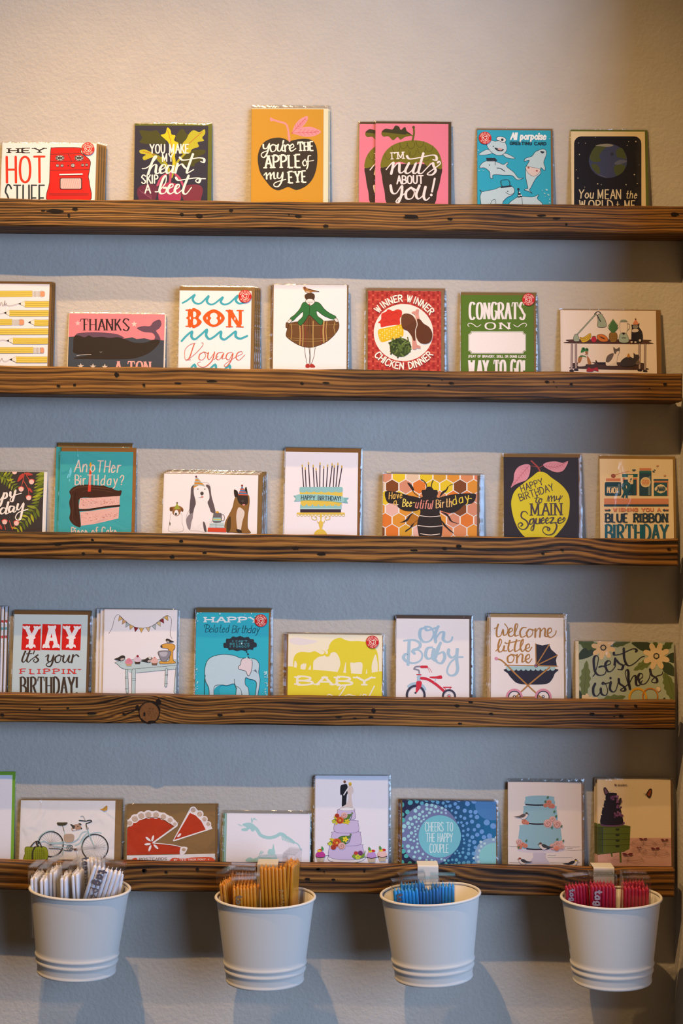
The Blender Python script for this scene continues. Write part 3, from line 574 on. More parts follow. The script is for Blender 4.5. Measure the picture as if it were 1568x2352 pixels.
def a_world(A):
    A.RR('15131e', 811, 282, 1279, 900, 50); A.RR('15131e', 815, 300, 1277, 900, 20)
    A.E('3b4366', 1047, 452, 133, 119, n=36)
    g = '46502e'
    A.F(g, 920, 440, 935, 385, 970, 345, 1015, 335, 1040, 350, 1010, 380, 985, 420, 1000, 450, 960, 462); A.F(g, 930, 480, 965, 475, 990, 510, 985, 545, 955, 525); A.F(g, 1105, 380, 1140, 362, 1165, 400, 1172, 440, 1140, 430, 1110, 425)
    A.F(g, 1090, 490, 1130, 475, 1165, 490, 1150, 530, 1110, 555, 1092, 530); A.F('8a8a80', 960, 345, 1040, 333, 1085, 345, 1050, 355, 1000, 352); A.F('8a8a88', 975, 545, 1040, 570, 1010, 560); A.F('5a6078', 1090, 470, 1130, 445, 1180, 455, 1120, 480); A.E('2c3048', 1075, 405, 12)
    for x, y, r in ((848, 408, 4), (890, 330, 3), (838, 572, 4), (975, 612, 5), (1230, 548, 5), (1172, 618, 4), (885, 635, 3), (1240, 318, 5), (1190, 318, 3), (960, 290, 2), (1250, 610, 4), (826, 515, 3), (1180, 345, 3), (1000, 618, 3), (842, 328, 3), (1262, 480, 2)): A.E('b9b49a', x, y, r, n=8)
    W = 'd9cba8'
    A.T(W, 'You', 838, 712, 948, 712, 58, 8, 6, slant=.1); A.T(W, 'MEAN', 974, 716, 1140, 716, 62, 8, 7); A.T(W, 'the', 1168, 712, 1250, 712, 50, 6, 5, slant=.15); A.T(W, 'WORLD', 845, 792, 1080, 792, 64, 9, 8); A.T(W, 't', 1100, 784, 1130, 784, 48, 6, 5); A.T(W, 'ME', 1160, 792, 1236, 792, 62, 8, 7)
card(0, '1c', (790, 250), (1303, 253), (788, 755), (1306, 757), a_world, 'cream bordered greeting card showing the earth on a black night sky', 'earth', 'e3cfa6', env='56641c', em=(0, 13, 20))
# ---------------------------------------------------------------- row two
def a_pencil(A):
    y_, l_ = 'dcc456', '8e7c2e'
    def body(x0, x1, y):
        A.R(y_, x0, y - 27, x1, y + 27)
        for d in (-27, -9, 10, 27): A.S(l_, 2.5, x0, y + d, (x0 + x1) / 2, y + d + 1.5, x1, y + d)
    def rub(x, y, w, w2):
        A.R('d8d4d0', x, y - 26, x + w, y + 26); A.RR('e39a72', x + w, y - 24, x + w2, y + 24, 12); A.O('8a7a72', 2, x + w, y - 24, x + w2 - 6, y - 22, x + w2, y, x + w2 - 6, y + 22, x + w, y + 24)
        for k in range(6): A.Z('77736e', 2.5, x + 6 + k * (w - 10) / 5, y - 24, x + 6 + k * (w - 10) / 5, y + 24)
    def tip(x, xb, y):
        A.G('ece0d2', x, y, xb, y - 25, xb, y + 25); A.Z(l_, 2, x, y, xb, y - 25); A.Z(l_, 2, x, y, xb, y + 25); A.G('2a2a2a', x - 3, y, x + 22, y - 10, x + 22, y + 10)
    body(-230, 290, 215); rub(290, 217, 72, 113)
    body(222, 446, 308); tip(165, 225, 305); body(84, 446, 390); tip(35, 86, 387); body(-230, 108, 470); rub(108, 472, 66, 109); body(308, 446, 476); tip(255, 310, 472)
    body(-230, 446, 555); body(115, 440, 640); tip(60, 117, 637); body(-230, 300, 723); rub(300, 725, 66, 97); body(143, 440, 808); tip(88, 146, 806); body(-230, 440, 893)
    for f in ((-20, 310, 0, 322, 10, 295, 20, 296, 22, 320, 34, 318, 48, 276, 44, 322, 60, 298, 56, 312, 80, 322, 120, 318, 165, 304), (-30, 400, 0, 394, 36, 387), (-30, 650, 20, 630, 60, 637), (-30, 800, 0, 822, 20, 795, 30, 820, 60, 822, 90, 806)): A.S('8b8688', 3, *f)
card(1, '2a', (-208, 122), (450, 134), (-235, 870), (427, 872), a_pencil, 'white greeting card printed with rows of yellow pencils', 'pencil', 'ebe6e8', env='7c5a30', em=(0, 22, 22), n=3, shift=(10, 0))
def a_thanks(A):
    A.G('3e454e', 560, 606, 660, 600, 760, 607, 800, 590, 830, 602, 900, 605, 1000, 610, 1060, 612, 1120, 618, 1190, 606, 1230, 622, 1300, 615, 1360, 630, 1400, 625, 1520, 640, 1520, 1200, 560, 1200)
    A.F('63485a', 680, 600, 685, 580, 720, 567, 850, 560, 980, 568, 1060, 580, 1120, 612, 1060, 612, 900, 608, 760, 610)
    A.F('63485a', 1232, 522, 1290, 505, 1350, 505, 1378, 470, 1435, 447, 1453, 490, 1430, 530, 1405, 548, 1432, 590, 1443, 632, 1392, 630, 1395, 600, 1370, 568, 1300, 560, 1260, 545)
    A.F('2f2622', 660, 690, 665, 605, 700, 588, 760, 606, 800, 590, 840, 606, 920, 602, 990, 612, 1060, 605, 1130, 625, 1200, 652, 1300, 655, 1390, 628, 1440, 640, 1400, 700, 1320, 760, 1200, 798, 1050, 806, 700, 802, 685, 785, 790, 768, 668, 750)
    A.S('e2d2cc', 3, 690, 772, 760, 762, 820, 760); A.S('8a8078', 3, 898, 735, 908, 745, 918, 735)
    A.T('2c2426', 'THANKS', 722, 545, 1168, 545, 104, 15, 6, 12, st=5)
    for x in (770, 1000): A.Z('2c2426', 5, x - 12, 490, x + 14, 490)
    A.star('eab6b4', 700, 480, 28); A.star('ecc8bc', 1208, 488, 28)
    for x, y in ((727, 868), (837, 871), (943, 874)): A.star('cfc0b2', x, y, 30)
    A.T('e6a29a', 'A TON', 1030, 925, 1362, 928, 102, 18, 7, 12, st=6)
card(1, '2a', (632, 393), (1490, 405), (608, 883), (1465, 886), a_thanks, 'pink and slate greeting card with a dark whale reading THANKS', 'whale', 'e88088', env='e2d6c4', em=(8, 4, 14), sm=(5, 8, 5))
def a_bon(A):
    t = '3fa6b6'
    A.B(t, 20, (140, 270, 180, 248, 236, 205, 222, 240, 245, 272, 290, 272, 350, 215, 338, 255, 360, 280, 400, 276, 466, 225, 452, 262, 478, 282, 525, 270, 588, 212, 575, 250, 605, 276, 650, 265), th=.75)
    A.B(t, 22, (132, 582, 170, 540, 216, 505, 212, 545, 240, 568, 290, 530, 337, 490, 332, 535, 358, 565, 400, 545, 452, 505, 452, 550, 480, 570, 520, 545, 572, 505, 575, 545, 612, 562, 668, 540), th=.75)
    A.B(t, 20, (190, 830, 237, 775, 252, 840), (345, 830, 406, 775, 412, 840), (465, 830, 525, 783, 522, 840), th=.8)
    c = 'dd5a1e'
    A.Z(c, 34, 200, 335, 200, 455); A.Z(c, 10, 168, 329, 230, 326); A.Z(c, 10, 168, 462, 230, 460); A.G(c, 168, 392, 186, 378, 186, 408)
    A.F(c, 215, 322, 265, 326, 292, 355, 270, 392, 297, 425, 265, 462, 215, 466); A.F('eae6e6', 228, 342, 246, 345, 252, 362, 246, 382, 228, 386); A.F('eae6e6', 228, 402, 248, 404, 258, 425, 248, 446, 228, 448); A.E('eae6e6', 203, 394, 5, 12)
    A.F(c, 305, 394, 335, 350, 395, 322, 455, 350, 485, 394, 455, 440, 395, 468, 335, 440); A.F('eae6e6', 395, 350, 418, 360, 426, 380, 416, 394, 428, 415, 420, 438, 395, 448, 370, 438, 362, 415, 374, 394, 364, 380, 372, 360); A.E('eae6e6', 340, 395, 5, 12); A.E('eae6e6', 450, 395, 5, 12)
    A.Z(c, 24, 525, 335, 525, 460); A.G(c, 498, 330, 545, 330, 625, 468, 592, 468); A.Z(c, 24, 612, 338, 612, 440); A.Z(c, 9, 496, 333, 548, 333); A.Z(c, 9, 498, 465, 548, 465); A.Z(c, 9, 586, 333, 636, 333); A.Z(c, 9, 580, 465, 636, 467); A.E('eae6e6', 568, 400, 5, 12)
    A.B('cf5f42', 8, (205, 735, 165, 735, 157, 700, 162, 650, 200, 612, 246, 598), (235, 606, 220, 650, 195, 720, 168, 740), (193, 728, 250, 680, 300, 625, 308, 600, 296, 597), (312, 672, 280, 692, 275, 730, 305, 735, 330, 700, 315, 672, 346, 684), (352, 675, 345, 715, 360, 732, 398, 682), (402, 672, 382, 740, 330, 790, 285, 792, 262, 766, 286, 752),
        (470, 675, 430, 680, 413, 720, 440, 734, 477, 680, 462, 727, 494, 718), (545, 675, 510, 682, 495, 720, 520, 734, 552, 680, 535, 745, 500, 790, 480, 784, 500, 762, 575, 712), (578, 710, 625, 688, 622, 668, 590, 680, 578, 720, 604, 738, 650, 695), (395, 735, 430, 705), th=.45)
card(1, '2b', (118, 168), (705, 178), (103, 808), (695, 810), a_bon, 'white greeting card reading BON Voyage between blue painted waves', 'BON Voyage', 'ece8e8', env='8a693c', em=(0, 34, 28), n=4, shift=(14, 0), stick=(651, 217, 53))
def a_girl(A):
    K2 = '2c241e'
    for f in ((1137, 632, 1143, 690, 1152, 740, 1158, 768), (1174, 636, 1180, 700, 1176, 768), (1182, 636, 1184, 768), (1224, 636, 1216, 700, 1204, 740, 1194, 768)): A.S(K2, 4, *f)
    A.F('a5332a', 1147, 776, 1162, 768, 1178, 772, 1180, 796, 1165, 802, 1146, 797); A.F('a5332a', 1184, 772, 1200, 768, 1222, 785, 1222, 798, 1200, 800, 1182, 796)
    A.FO('6a4626', K2, 3, 1175, 372, 1120, 418, 1060, 425, 1010, 436, 988, 430, 984, 470, 996, 480, 985, 530, 1000, 558, 1060, 600, 1130, 630, 1200, 634, 1270, 612, 1330, 580, 1390, 522, 1420, 466, 1402, 415, 1300, 418, 1220, 398)
    T_ = 'b9985a'
    for x, y0, y1, c, w_ in ((1026, 440, 570, T_, 5), (1098, 450, 612, T_, 9), (1122, 440, 622, T_, 8), (1108, 450, 615, '83302a', 5), (1142, 430, 628, '83302a', 5), (1208, 420, 630, T_, 7), (1296, 422, 592, T_, 12), (1278, 440, 604, '83302a', 5), (1320, 422, 580, T_, 6), (1388, 420, 520, T_, 5), (1312, 430, 585, '83302a', 4)): A.S(c, w_, x, y0, (x + 1180) / 2 * .1 + x * .9, (y0 + y1) / 2, x, y1)
    for y, xa, xb in ((446, 1010, 1405), (556, 1004, 1350), (575, 1030, 1325)): A.S('a8854e', 3, xa, y, 1190, y + 10, xb, y)
    for f in ((1175, 390, 1165, 500), (1185, 390, 1195, 520), (1000, 480, 1010, 440)): A.Z(K2, 3, *f)
    g = '2d6e38'
    A.FO(g, K2, 3, 1150, 264, 1122, 272, 1098, 320, 1055, 368, 1020, 396, 1036, 420, 1075, 385, 1118, 345, 1126, 352, 1120, 385, 1082, 426, 1108, 455, 1150, 405, 1175, 370, 1220, 408, 1270, 452, 1288, 412, 1245, 378, 1238, 335, 1300, 378, 1378, 405, 1394, 382, 1340, 352, 1298, 318, 1262, 274, 1225, 262, 1186, 292)
    A.Z(K2, 3, 1180, 292, 1176, 368)
    for f in ((1030, 405, 1012, 408, 1000, 428, 1014, 438, 1032, 418), (1384, 396, 1405, 400, 1412, 422, 1398, 428, 1380, 408)): A.FO('e6d6ca', K2, 3, *f)
    A.FO('e9ddd4', K2, 3, 1152, 244, 1148, 262, 1165, 282, 1184, 292, 1204, 284, 1222, 262, 1212, 240, 1184, 232)
    A.F('493321', 1138, 216, 1150, 197, 1182, 188, 1215, 197, 1221, 225, 1208, 250, 1200, 240, 1170, 238, 1152, 244)
    for x in (1170, 1196): A.S(K2, 3, x - 8, 262, x, 266, x + 8, 262)
    A.F('b5383a', 1170, 282, 1178, 277, 1184, 284, 1176, 288); A.Z(K2, 2, 1182, 264, 1180, 274)
    A.F('a5713c', 1126, 146, 1140, 136, 1156, 148, 1195, 160, 1258, 178, 1205, 180, 1185, 190, 1152, 186, 1136, 168); A.F('7d4a32', 1130, 142, 1142, 137, 1150, 150, 1140, 165); A.Z(K2, 5, 1165, 158, 1255, 178); A.F('c9b090', 1150, 175, 1180, 180, 1175, 189, 1155, 186)
card(1, '2b', (892, 122), (1490, 128), (873, 812), (1475, 814), a_girl, 'white greeting card with a woman in green cardigan spreading a plaid skirt', 'plaid skirt', 'ece7e4', env='7a5b30', em=(7, 0, 12), n=3, shift=(-9, 0))
def a_chick(A):
    A.z += 4e-6; A.st = 0
    for k in range(-1, 17):
        A.R('a83028', 118 + k * 38, 150, 118 + k * 38 + 19, 900)
    A.z += 4e-6
    for k in range(0, 20): A.R('b0302a' if k % 2 else 'c8523e', 60, 165 + k * 36, 760, 165 + k * 36 + 14)
    A.z += 4e-6
    for k in range(-1, 17):
        for j in range(0, 20): A.R('96241f' if (k + j) % 2 else 'cc5a44', 118 + k * 38, 165 + j * 36, 118 + k * 38 + 19, 165 + j * 36 + 14)
    A.st = 4e-6
    A.E('eee4d4', 414, 513, 243, 234, n=48)
    A.F('cf3526', 205, 432, 230, 405, 235, 360, 270, 342, 290, 322, 330, 335, 365, 322, 400, 335, 400, 375, 385, 400, 385, 445, 340, 452, 280, 460, 232, 470, 225, 440)
    for x, y in ((260, 400), (300, 370), (350, 360), (340, 420), (280, 430)): A.S('b32a20', 4, x - 25, y, x, y - 12, x + 22, y + 6)
    A.F('e0b417', 206, 498, 240, 480, 330, 462, 395, 446, 412, 470, 414, 530, 395, 550, 300, 575, 240, 592, 215, 560)
    for k in range(60):
        x = 222 + (k % 10) * 19; y = 500 + (k // 10) * 15 - (k % 10) * 4; A.E(('f0d24a', 'e8c22a', 'f4e08a')[k * 7 % 3], x, y, 7, 6, n=8)
    rr = random.Random(3)
    A.E('3c4a20', 390, 635, 88, 78)
    for k in range(70):
        a = rr.uniform(0, 6.28); r = rr.uniform(0, 85); x, y = 390 + r * math.cos(a) * 1.05, 632 + r * math.sin(a) * .95; t = rr.uniform(0, 3.1); l = rr.uniform(14, 26)
        A.Z(rr.choice(('5d7030', '4d6028', '38481e', '6c7e3c', '2c3a1c')), rr.uniform(9, 13), x - l * math.cos(t), y - l * math.sin(t), x + l * math.cos(t), y + l * math.sin(t))
    A.F('cf9080', 482, 352, 500, 338, 512, 342, 520, 325, 540, 324, 538, 360, 545, 410, 520, 412, 510, 370); A.F('5f331a', 525, 405, 550, 405, 580, 440, 625, 470, 650, 520, 640, 580, 600, 606, 550, 595, 520, 550, 518, 500, 526, 450)
    A.F('cf9080', 490, 560, 515, 570, 525, 610, 552, 625, 550, 645, 525, 640, 515, 652, 490, 648, 488, 610); A.F('60361e', 398, 385, 415, 362, 450, 358, 490, 375, 518, 420, 520, 470, 512, 520, 512, 575, 495, 578, 480, 540, 450, 500, 410, 480, 396, 435)
    A.S('eee4d4', 5, 520, 410, 526, 450, 512, 500, 516, 570)
    W = 'f0e2d0'
    A.T(W, 'WINNER WINNER', 0, 0, 0, 0, 52, 10, arc=(414, 520, 262, 219, 325)); A.T(W, 'CHICKEN DINNER', 0, 0, 0, 0, 52, 10, arc=(414, 505, 308, 141, 38))
card(1, '2c', (130, 172), (728, 178), (118, 820), (715, 822), a_chick, 'red gingham greeting card with a plate of chicken reading WINNER WINNER', 'chicken dinner', 'bd3d33', env='8a6a4a', em=(8, 24, 28), n=2, shift=(8, 0), sm=(22, 6, 8))
def a_congrats(A):
    W = 'efe6e0'
    A.T(W, 'CONGRATS', 948, 402, 1415, 403, 134, 20, 7, 9, st=6, sp=3.6); A.T(W, 'ON', 1078, 486, 1290, 485, 54, 15, 6, 13, st=6, sp=4.5)
    for d, x in ((1, 940), (-1, 1422)): A.B(W, 7, (x + 12 * d, 465, x, 450, x + 15 * d, 436, x + 45 * d, 445, x + 75 * d, 466, x + 108 * d, 448), th=.7)
    P = lambda q: [946 + q, 503 + 22, 968, 525 - q, 968, 503 + q]
    def plaque(m):
        x0, y0, x1, y1, r = 945 + m, 503 + m, 1416 - m, 685 - m, 22; p = []
        for cx, cy, a in ((x0, y0, 90), (x1, y0, 180), (x1, y1, 270), (x0, y1, 0)): p += [(cx + r * math.cos(math.radians(a - k * 22.5)), cy + r * math.sin(math.radians(a - k * 22.5))) for k in range(5)]
        return p
    A.fill(W, plaque(0)); A.fill('557026', plaque(3)); A.fill(W, plaque(6))
    A.T(W, '(FEAT OF BRAVERY, SKILL OR DUMB LUCK)', 946, 716, 1414, 718, 17, 4); A.T(W, 'WAY TO GO!', 942, 873, 1414, 874, 134, 21, 7, 9, st=6, sp=3.6)
card(1, '2c', (890, 207), (1482, 212), (880, 825), (1475, 827), a_congrats, 'green greeting card reading CONGRATS ON with a white blank plaque', 'green CONGRATS', '567420', env='7d6334', em=(2, 24, 22), n=2, shift=(6, 0), stick=(1437, 243, 52))
def a_bench(A):
    t = '53332a'; k = '2c2228'; m = '9aa894'
    A.FO(t, k, 4, 385, 742, 1165, 745, 1196, 768, 1194, 790, 355, 780, 358, 765)
    A.FO('47302c', k, 4, 440, 990, 1110, 990, 1150, 1035, 1150, 1065, 410, 1050, 405, 1030)
    for x0, y0, x1, y1 in ((386, 785, 382, 1070), (428, 785, 428, 1060), (1105, 795, 1105, 1060), (1165, 795, 1162, 1075)): A.Z(k, 24, x0, y0, x1, y1); A.Z('b09a98', 16, x0, y0, x1, y1)
    for x, y in ((382, 1072), (430, 1062), (1108, 1066), (1165, 1076)): A.F(k, x - 22, y - 5, x, y - 12, x + 22, y - 3, x + 20, y + 14, x - 20, y + 12)
    A.Z(k, 15, 440, 690, 640, 470); A.Z(m, 9, 440, 690, 640, 470); A.FO(m, k, 4, 400, 735, 415, 690, 445, 690, 462, 740, 460, 760, 412, 760); A.S(k, 9, 625, 472, 650, 448, 680, 450, 695, 478)
    A.FO(m, k, 4, 660, 480, 700, 470, 720, 500, 742, 540, 748, 605, 662, 608, 662, 540); A.Z(k, 10, 650, 480, 690, 550)
    A.FO('d8ae1e', k, 3, 470, 715, 500, 722, 540, 700, 568, 680, 585, 680, 588, 710, 570, 745, 530, 770, 495, 772, 475, 740); A.S(k, 3, 478, 732, 530, 728, 575, 692); A.S(k, 3, 490, 752, 545, 742, 582, 700); A.E('b32436', 618, 740, 28, 32); A.S('3c5424', 6, 600, 712, 620, 706, 640, 712)
    A.FO('cf7426', k, 4, 652, 700, 690, 686, 740, 700, 772, 745, 745, 766, 690, 762, 658, 735); A.F('5b3018', 676, 708, 715, 718, 742, 738, 705, 732)
    A.FO('8f6a26', k, 4, 782, 690, 800, 668, 850, 668, 868, 700, 862, 750, 845, 770, 800, 770, 782, 735)
    for i in range(4):
        for j in range(4): A.E('5f4418', 800 + i * 18, 695 + j * 18, 5, 4, n=6)
    for a in range(-5, 6):
        for r in (1, .72): A.leaf('3f6a3a' if a % 2 else '4f7a40', 822, 672, 822 + a * 11 * (1.2 - .2 * r), 672 - (155 - abs(a) * 13) * r + (1 - r) * 10, .09)
    A.FO('9fb4ac', k, 3, 890, 768, 900, 680, 965, 680, 988, 768); A.O('9a9494', 3, 898, 550, 972, 548, 966, 668, 905, 668); A.F('8c9c98', 898, 545, 915, 532, 955, 532, 972, 545, 970, 552, 900, 552); A.S('9a9494', 5, 972, 572, 998, 580, 994, 625, 970, 645); A.F(k, 918, 672, 950, 672, 935, 694); A.R(k, 915, 722, 958, 730)
    A.FO('22202a', k, 3, 1022, 770, 1018, 700, 1022, 620, 1020, 585, 1040, 590, 1080, 588, 1100, 570, 1098, 610, 1130, 660, 1138, 730, 1120, 768, 1060, 775); A.F('d8cac0', 1030, 635, 1080, 632, 1095, 650, 1060, 665, 1025, 660); A.F('8a8480', 1035, 595, 1085, 592, 1080, 625, 1040, 625); A.F('d88a6a', 1035, 580, 1050, 545, 1062, 530, 1080, 548, 1090, 580); A.E(k, 1062, 525, 8); A.E('d8cac0', 1020, 768, 12, 9); A.E('d8cac0', 1060, 770, 12, 9); A.E('d8cac0', 1108, 752, 12, 14)
    A.F('e0d2c6', 445, 1025, 460, 960, 450, 930, 490, 905, 545, 915, 575, 960, 590, 985, 625, 1000, 600, 1008, 540, 1005, 520, 1025); A.F('a86f3c', 450, 990, 452, 940, 480, 912, 495, 930, 475, 985); A.F('a86f3c', 545, 915, 575, 955, 590, 1000, 555, 1005); A.F('e2d4c8', 480, 880, 515, 868, 555, 885, 545, 915, 510, 920, 485, 905); A.F('9a6a40', 525, 868, 552, 868, 552, 900, 535, 905); A.F('2f7a3c', 478, 880, 490, 845, 520, 838, 552, 850, 556, 868, 530, 866, 500, 880); A.E('2f7a3c', 506, 846, 20); A.E('2f7a3c', 542, 850, 18); A.E(k, 508, 845, 10); A.E(k, 545, 850, 9); A.F('2f6a38', 455, 935, 480, 912, 525, 918, 540, 935, 500, 925); A.E(k, 525, 905, 5)
    A.S(k, 14, 640, 970, 655, 990, 700, 995, 755, 990); A.F('d9ccc2', 745, 1010, 760, 920, 800, 890, 840, 885, 868, 910, 860, 1000, 868, 1020, 790, 1022); A.F('605654', 745, 975, 760, 920, 800, 892, 830, 895, 810, 950, 775, 985); A.F('5a5250', 828, 860, 826, 822, 848, 840, 870, 838, 890, 824, 890, 870, 875, 900, 840, 895); A.F('d9ccc2', 862, 872, 888, 870, 876, 905, 850, 905)
    A.F('3a3336', 905, 1020, 905, 975, 950, 935, 1000, 925, 1040, 940, 1040, 885, 1060, 902, 1090, 905, 1100, 930, 1085, 960, 1060, 1010, 1000, 1030); A.F('6a5a50', 1060, 1000, 1090, 960, 1105, 985, 1090, 1012); A.F('b07a30', 970, 930, 985, 890, 1000, 910, 1000, 930)
    A.F('9a2430', 540, 1080, 560, 1040, 600, 1055, 650, 1040, 665, 1080, 620, 1070, 600, 1085)
    A.E('ffffff', 1160, 620, 1, 1)
card(1, '2d', (262, 430), (1282, 440), (262, 1080), (1280, 1085), a_bench, 'landscape greeting card with cats and fruit on a shelf cart', 'cats and fruit', 'e9dbd2', env='835f30', em=(0, 10, 52), n=2, shift=(0, 0), sm=(6, 10, 6))
# ---------------------------------------------------------------- row three
def a_happyday(A):
    gs = ('6d7a2a', '8a9432', 'a5a62c', '5a6a28')
    def fern(x0, y0, x1, y1, n, l, sd=0, col=None):
        dx, dy = (x1 - x0) / n, (y1 - y0) / n; a = math.atan2(dy, dx)
        A.S('55622a', 5, x0, y0, x1, y1)
        for k in range(n):
            for d in (-1, 1):
                if sd and d != sd: continue
                x, y = x0 + dx * (k + .5), y0 + dy * (k + .5); ll = l * (1 - .35 * k / n)
                A.leaf(col or gs[(k * 3 + (d > 0)) % 4], x, y, x + ll * math.cos(a + d * 1.05), y + ll * math.sin(a + d * 1.05), .16)
    fern(-180, 440, 120, 490, 9, 95); fern(20, 470, 170, 610, 6, 75); fern(500, 420, 400, 800, 11, 120, 1, None); fern(400, 800, 170, 1050, 8, 105); fern(480, 470, 455, 700, 6, 110, 1); fern(-500, 500, -200, 520, 9, 90); fern(-450, 1020, -150, 1000, 8, 90)
    R_ = 'd1584c'
    for f in ((262, 440, 245, 520, 225, 610), (245, 520, 300, 620, 305, 700), (262, 440, 300, 500, 320, 530), (60, 1045, 50, 1000), (130, 1045, 165, 990), (130, 1040, 100, 950)): A.S(R_, 6, *f)
    A.leaf('b8453c', 250, 450, 185, 540, .2); A.leaf('b8453c', 300, 600, 345, 655, .2); A.leaf('b8453c', 262, 450, 350, 465, .2); A.leaf('b8453c', 20, 1045, -10, 980, .2)
    for x, y in ((335, 540), (225, 618), (305, 710), (50, 965), (175, 978), (155, 435), (-180, 990), (-220, 470)): A.E(R_, x, y - 12, 32, 20); A.E('ecc0b4', x, y, 26, 25)
    W = 'efe6da'
    A.B(W, 24, (-330, 560, -360, 720), (-260, 560, -290, 720), (-345, 650, -275, 630), (-180, 650, -230, 670, -225, 730, -180, 710, -165, 650, -165, 730), (-100, 650, -140, 830), (-110, 680, -60, 650, -50, 700, -110, 715), (45, 660, 5, 790, -15, 765, 30, 690), (30, 680, 65, 655, 75, 690, 50, 715, 22, 712), (112, 650, 112, 690, 140, 692, 165, 628, 150, 690, 132, 745, 110, 742, 116, 712, 160, 680, 226, 660),
        (65, 822, 30, 815, 2, 850, 20, 878, 55, 850, 92, 745, 62, 865, 84, 872, 112, 850), (152, 800, 112, 798, 95, 840, 115, 862, 150, 808, 142, 852, 166, 852, 190, 790), (192, 775, 182, 820, 206, 832, 248, 765, 235, 850, 215, 930, 182, 942, 165, 912, 200, 862, 296, 830), (-250, 770, -280, 900, -200, 905, -190, 850, -260, 840, -200, 790, -250, 770), (-120, 780, -140, 890), (-90, 860, -70, 820, -40, 820))
card(2, '3a', (-523, 425), (478, 440), (-565, 1040), (440, 1045), a_happyday, 'charcoal greeting card with green ferns and red berries, white lettering', 'fern and berry', '3e3836', env='e6e2dc', em=(0, 4, 36), sm=(4, 18, 6))
def a_cake(A):
    A.F('43281d', 735, 640, 782, 592, 860, 570, 950, 568, 1050, 578, 1100, 578, 1150, 598, 1190, 600, 1200, 615, 1250, 632, 1284, 628, 1286, 650, 1270, 688, 1200, 695, 1000, 706, 850, 712, 835, 800, 840, 850, 855, 1005, 820, 1014, 770, 985, 735, 930, 745, 850, 733, 760, 748, 690)
    A.S('5c3a2a', 10, 760, 640, 820, 600, 950, 590, 1150, 612); A.S('57362a', 8, 765, 680, 775, 800, 765, 920, 800, 980); A.S('2e1a12', 6, 800, 650, 790, 760, 805, 900); A.S('5c3a2a', 6, 880, 640, 1000, 620, 1200, 650)
    c = 'dfb0a4'
    A.G(c, 848, 712, 1000, 706, 1270, 688, 1265, 780, 1000, 815, 900, 826, 838, 822, 834, 800); A.G(c, 848, 858, 950, 848, 1262, 803, 1254, 926, 1000, 985, 858, 1004); A.S('3a2218', 20, 838, 838, 940, 834, 1000, 825, 1100, 808, 1264, 790)
    rr = random.Random(5)
    A.z += 4e-6; A.st = 0
    for k in range(150):
        x = rr.uniform(860, 1250); y = rr.choice((rr.uniform(722, 790 - (x - 850) * .04), rr.uniform(870, 970 - (x - 860) * .16)))
        A.E(rr.choice(('c07c6c', 'c88a78', 'ecc8bc', 'b06a58')), x, y, rr.uniform(3, 7), rr.uniform(2, 5), 30, 6)
    A.st = 4e-6
    A.G('d8402c', 948, 395, 970, 395, 960, 642, 930, 642); A.F('dca030', 960, 330, 972, 360, 958, 385, 946, 362)
    p = 'd9c4b6'
    A.T(p, 'An', 780, 432, 925, 432, 122, 13, 10, slant=.12); A.T(p, 'oTHer', 950, 432, 1280, 438, 118, 13, 10, slant=.1); A.T(p, 'BirTH', 790, 570, 1045, 570, 104, 12, 10); A.T(p, 'day?', 1060, 570, 1310, 570, 100, 12, 10, slant=.1); A.T(p, 'Piece of Cake', 752, 1108, 1240, 1108, 88, 12, 10)
card(2, '3a', (645, 215), (1415, 225), (615, 1050), (1390, 1055), a_cake, 'teal greeting card with a chocolate cake slice and red candle', 'cake slice', '3fa4a8', env='93622f', em=(-12, 45, 35), n=2, shift=(-48, -52), crinkle=True)
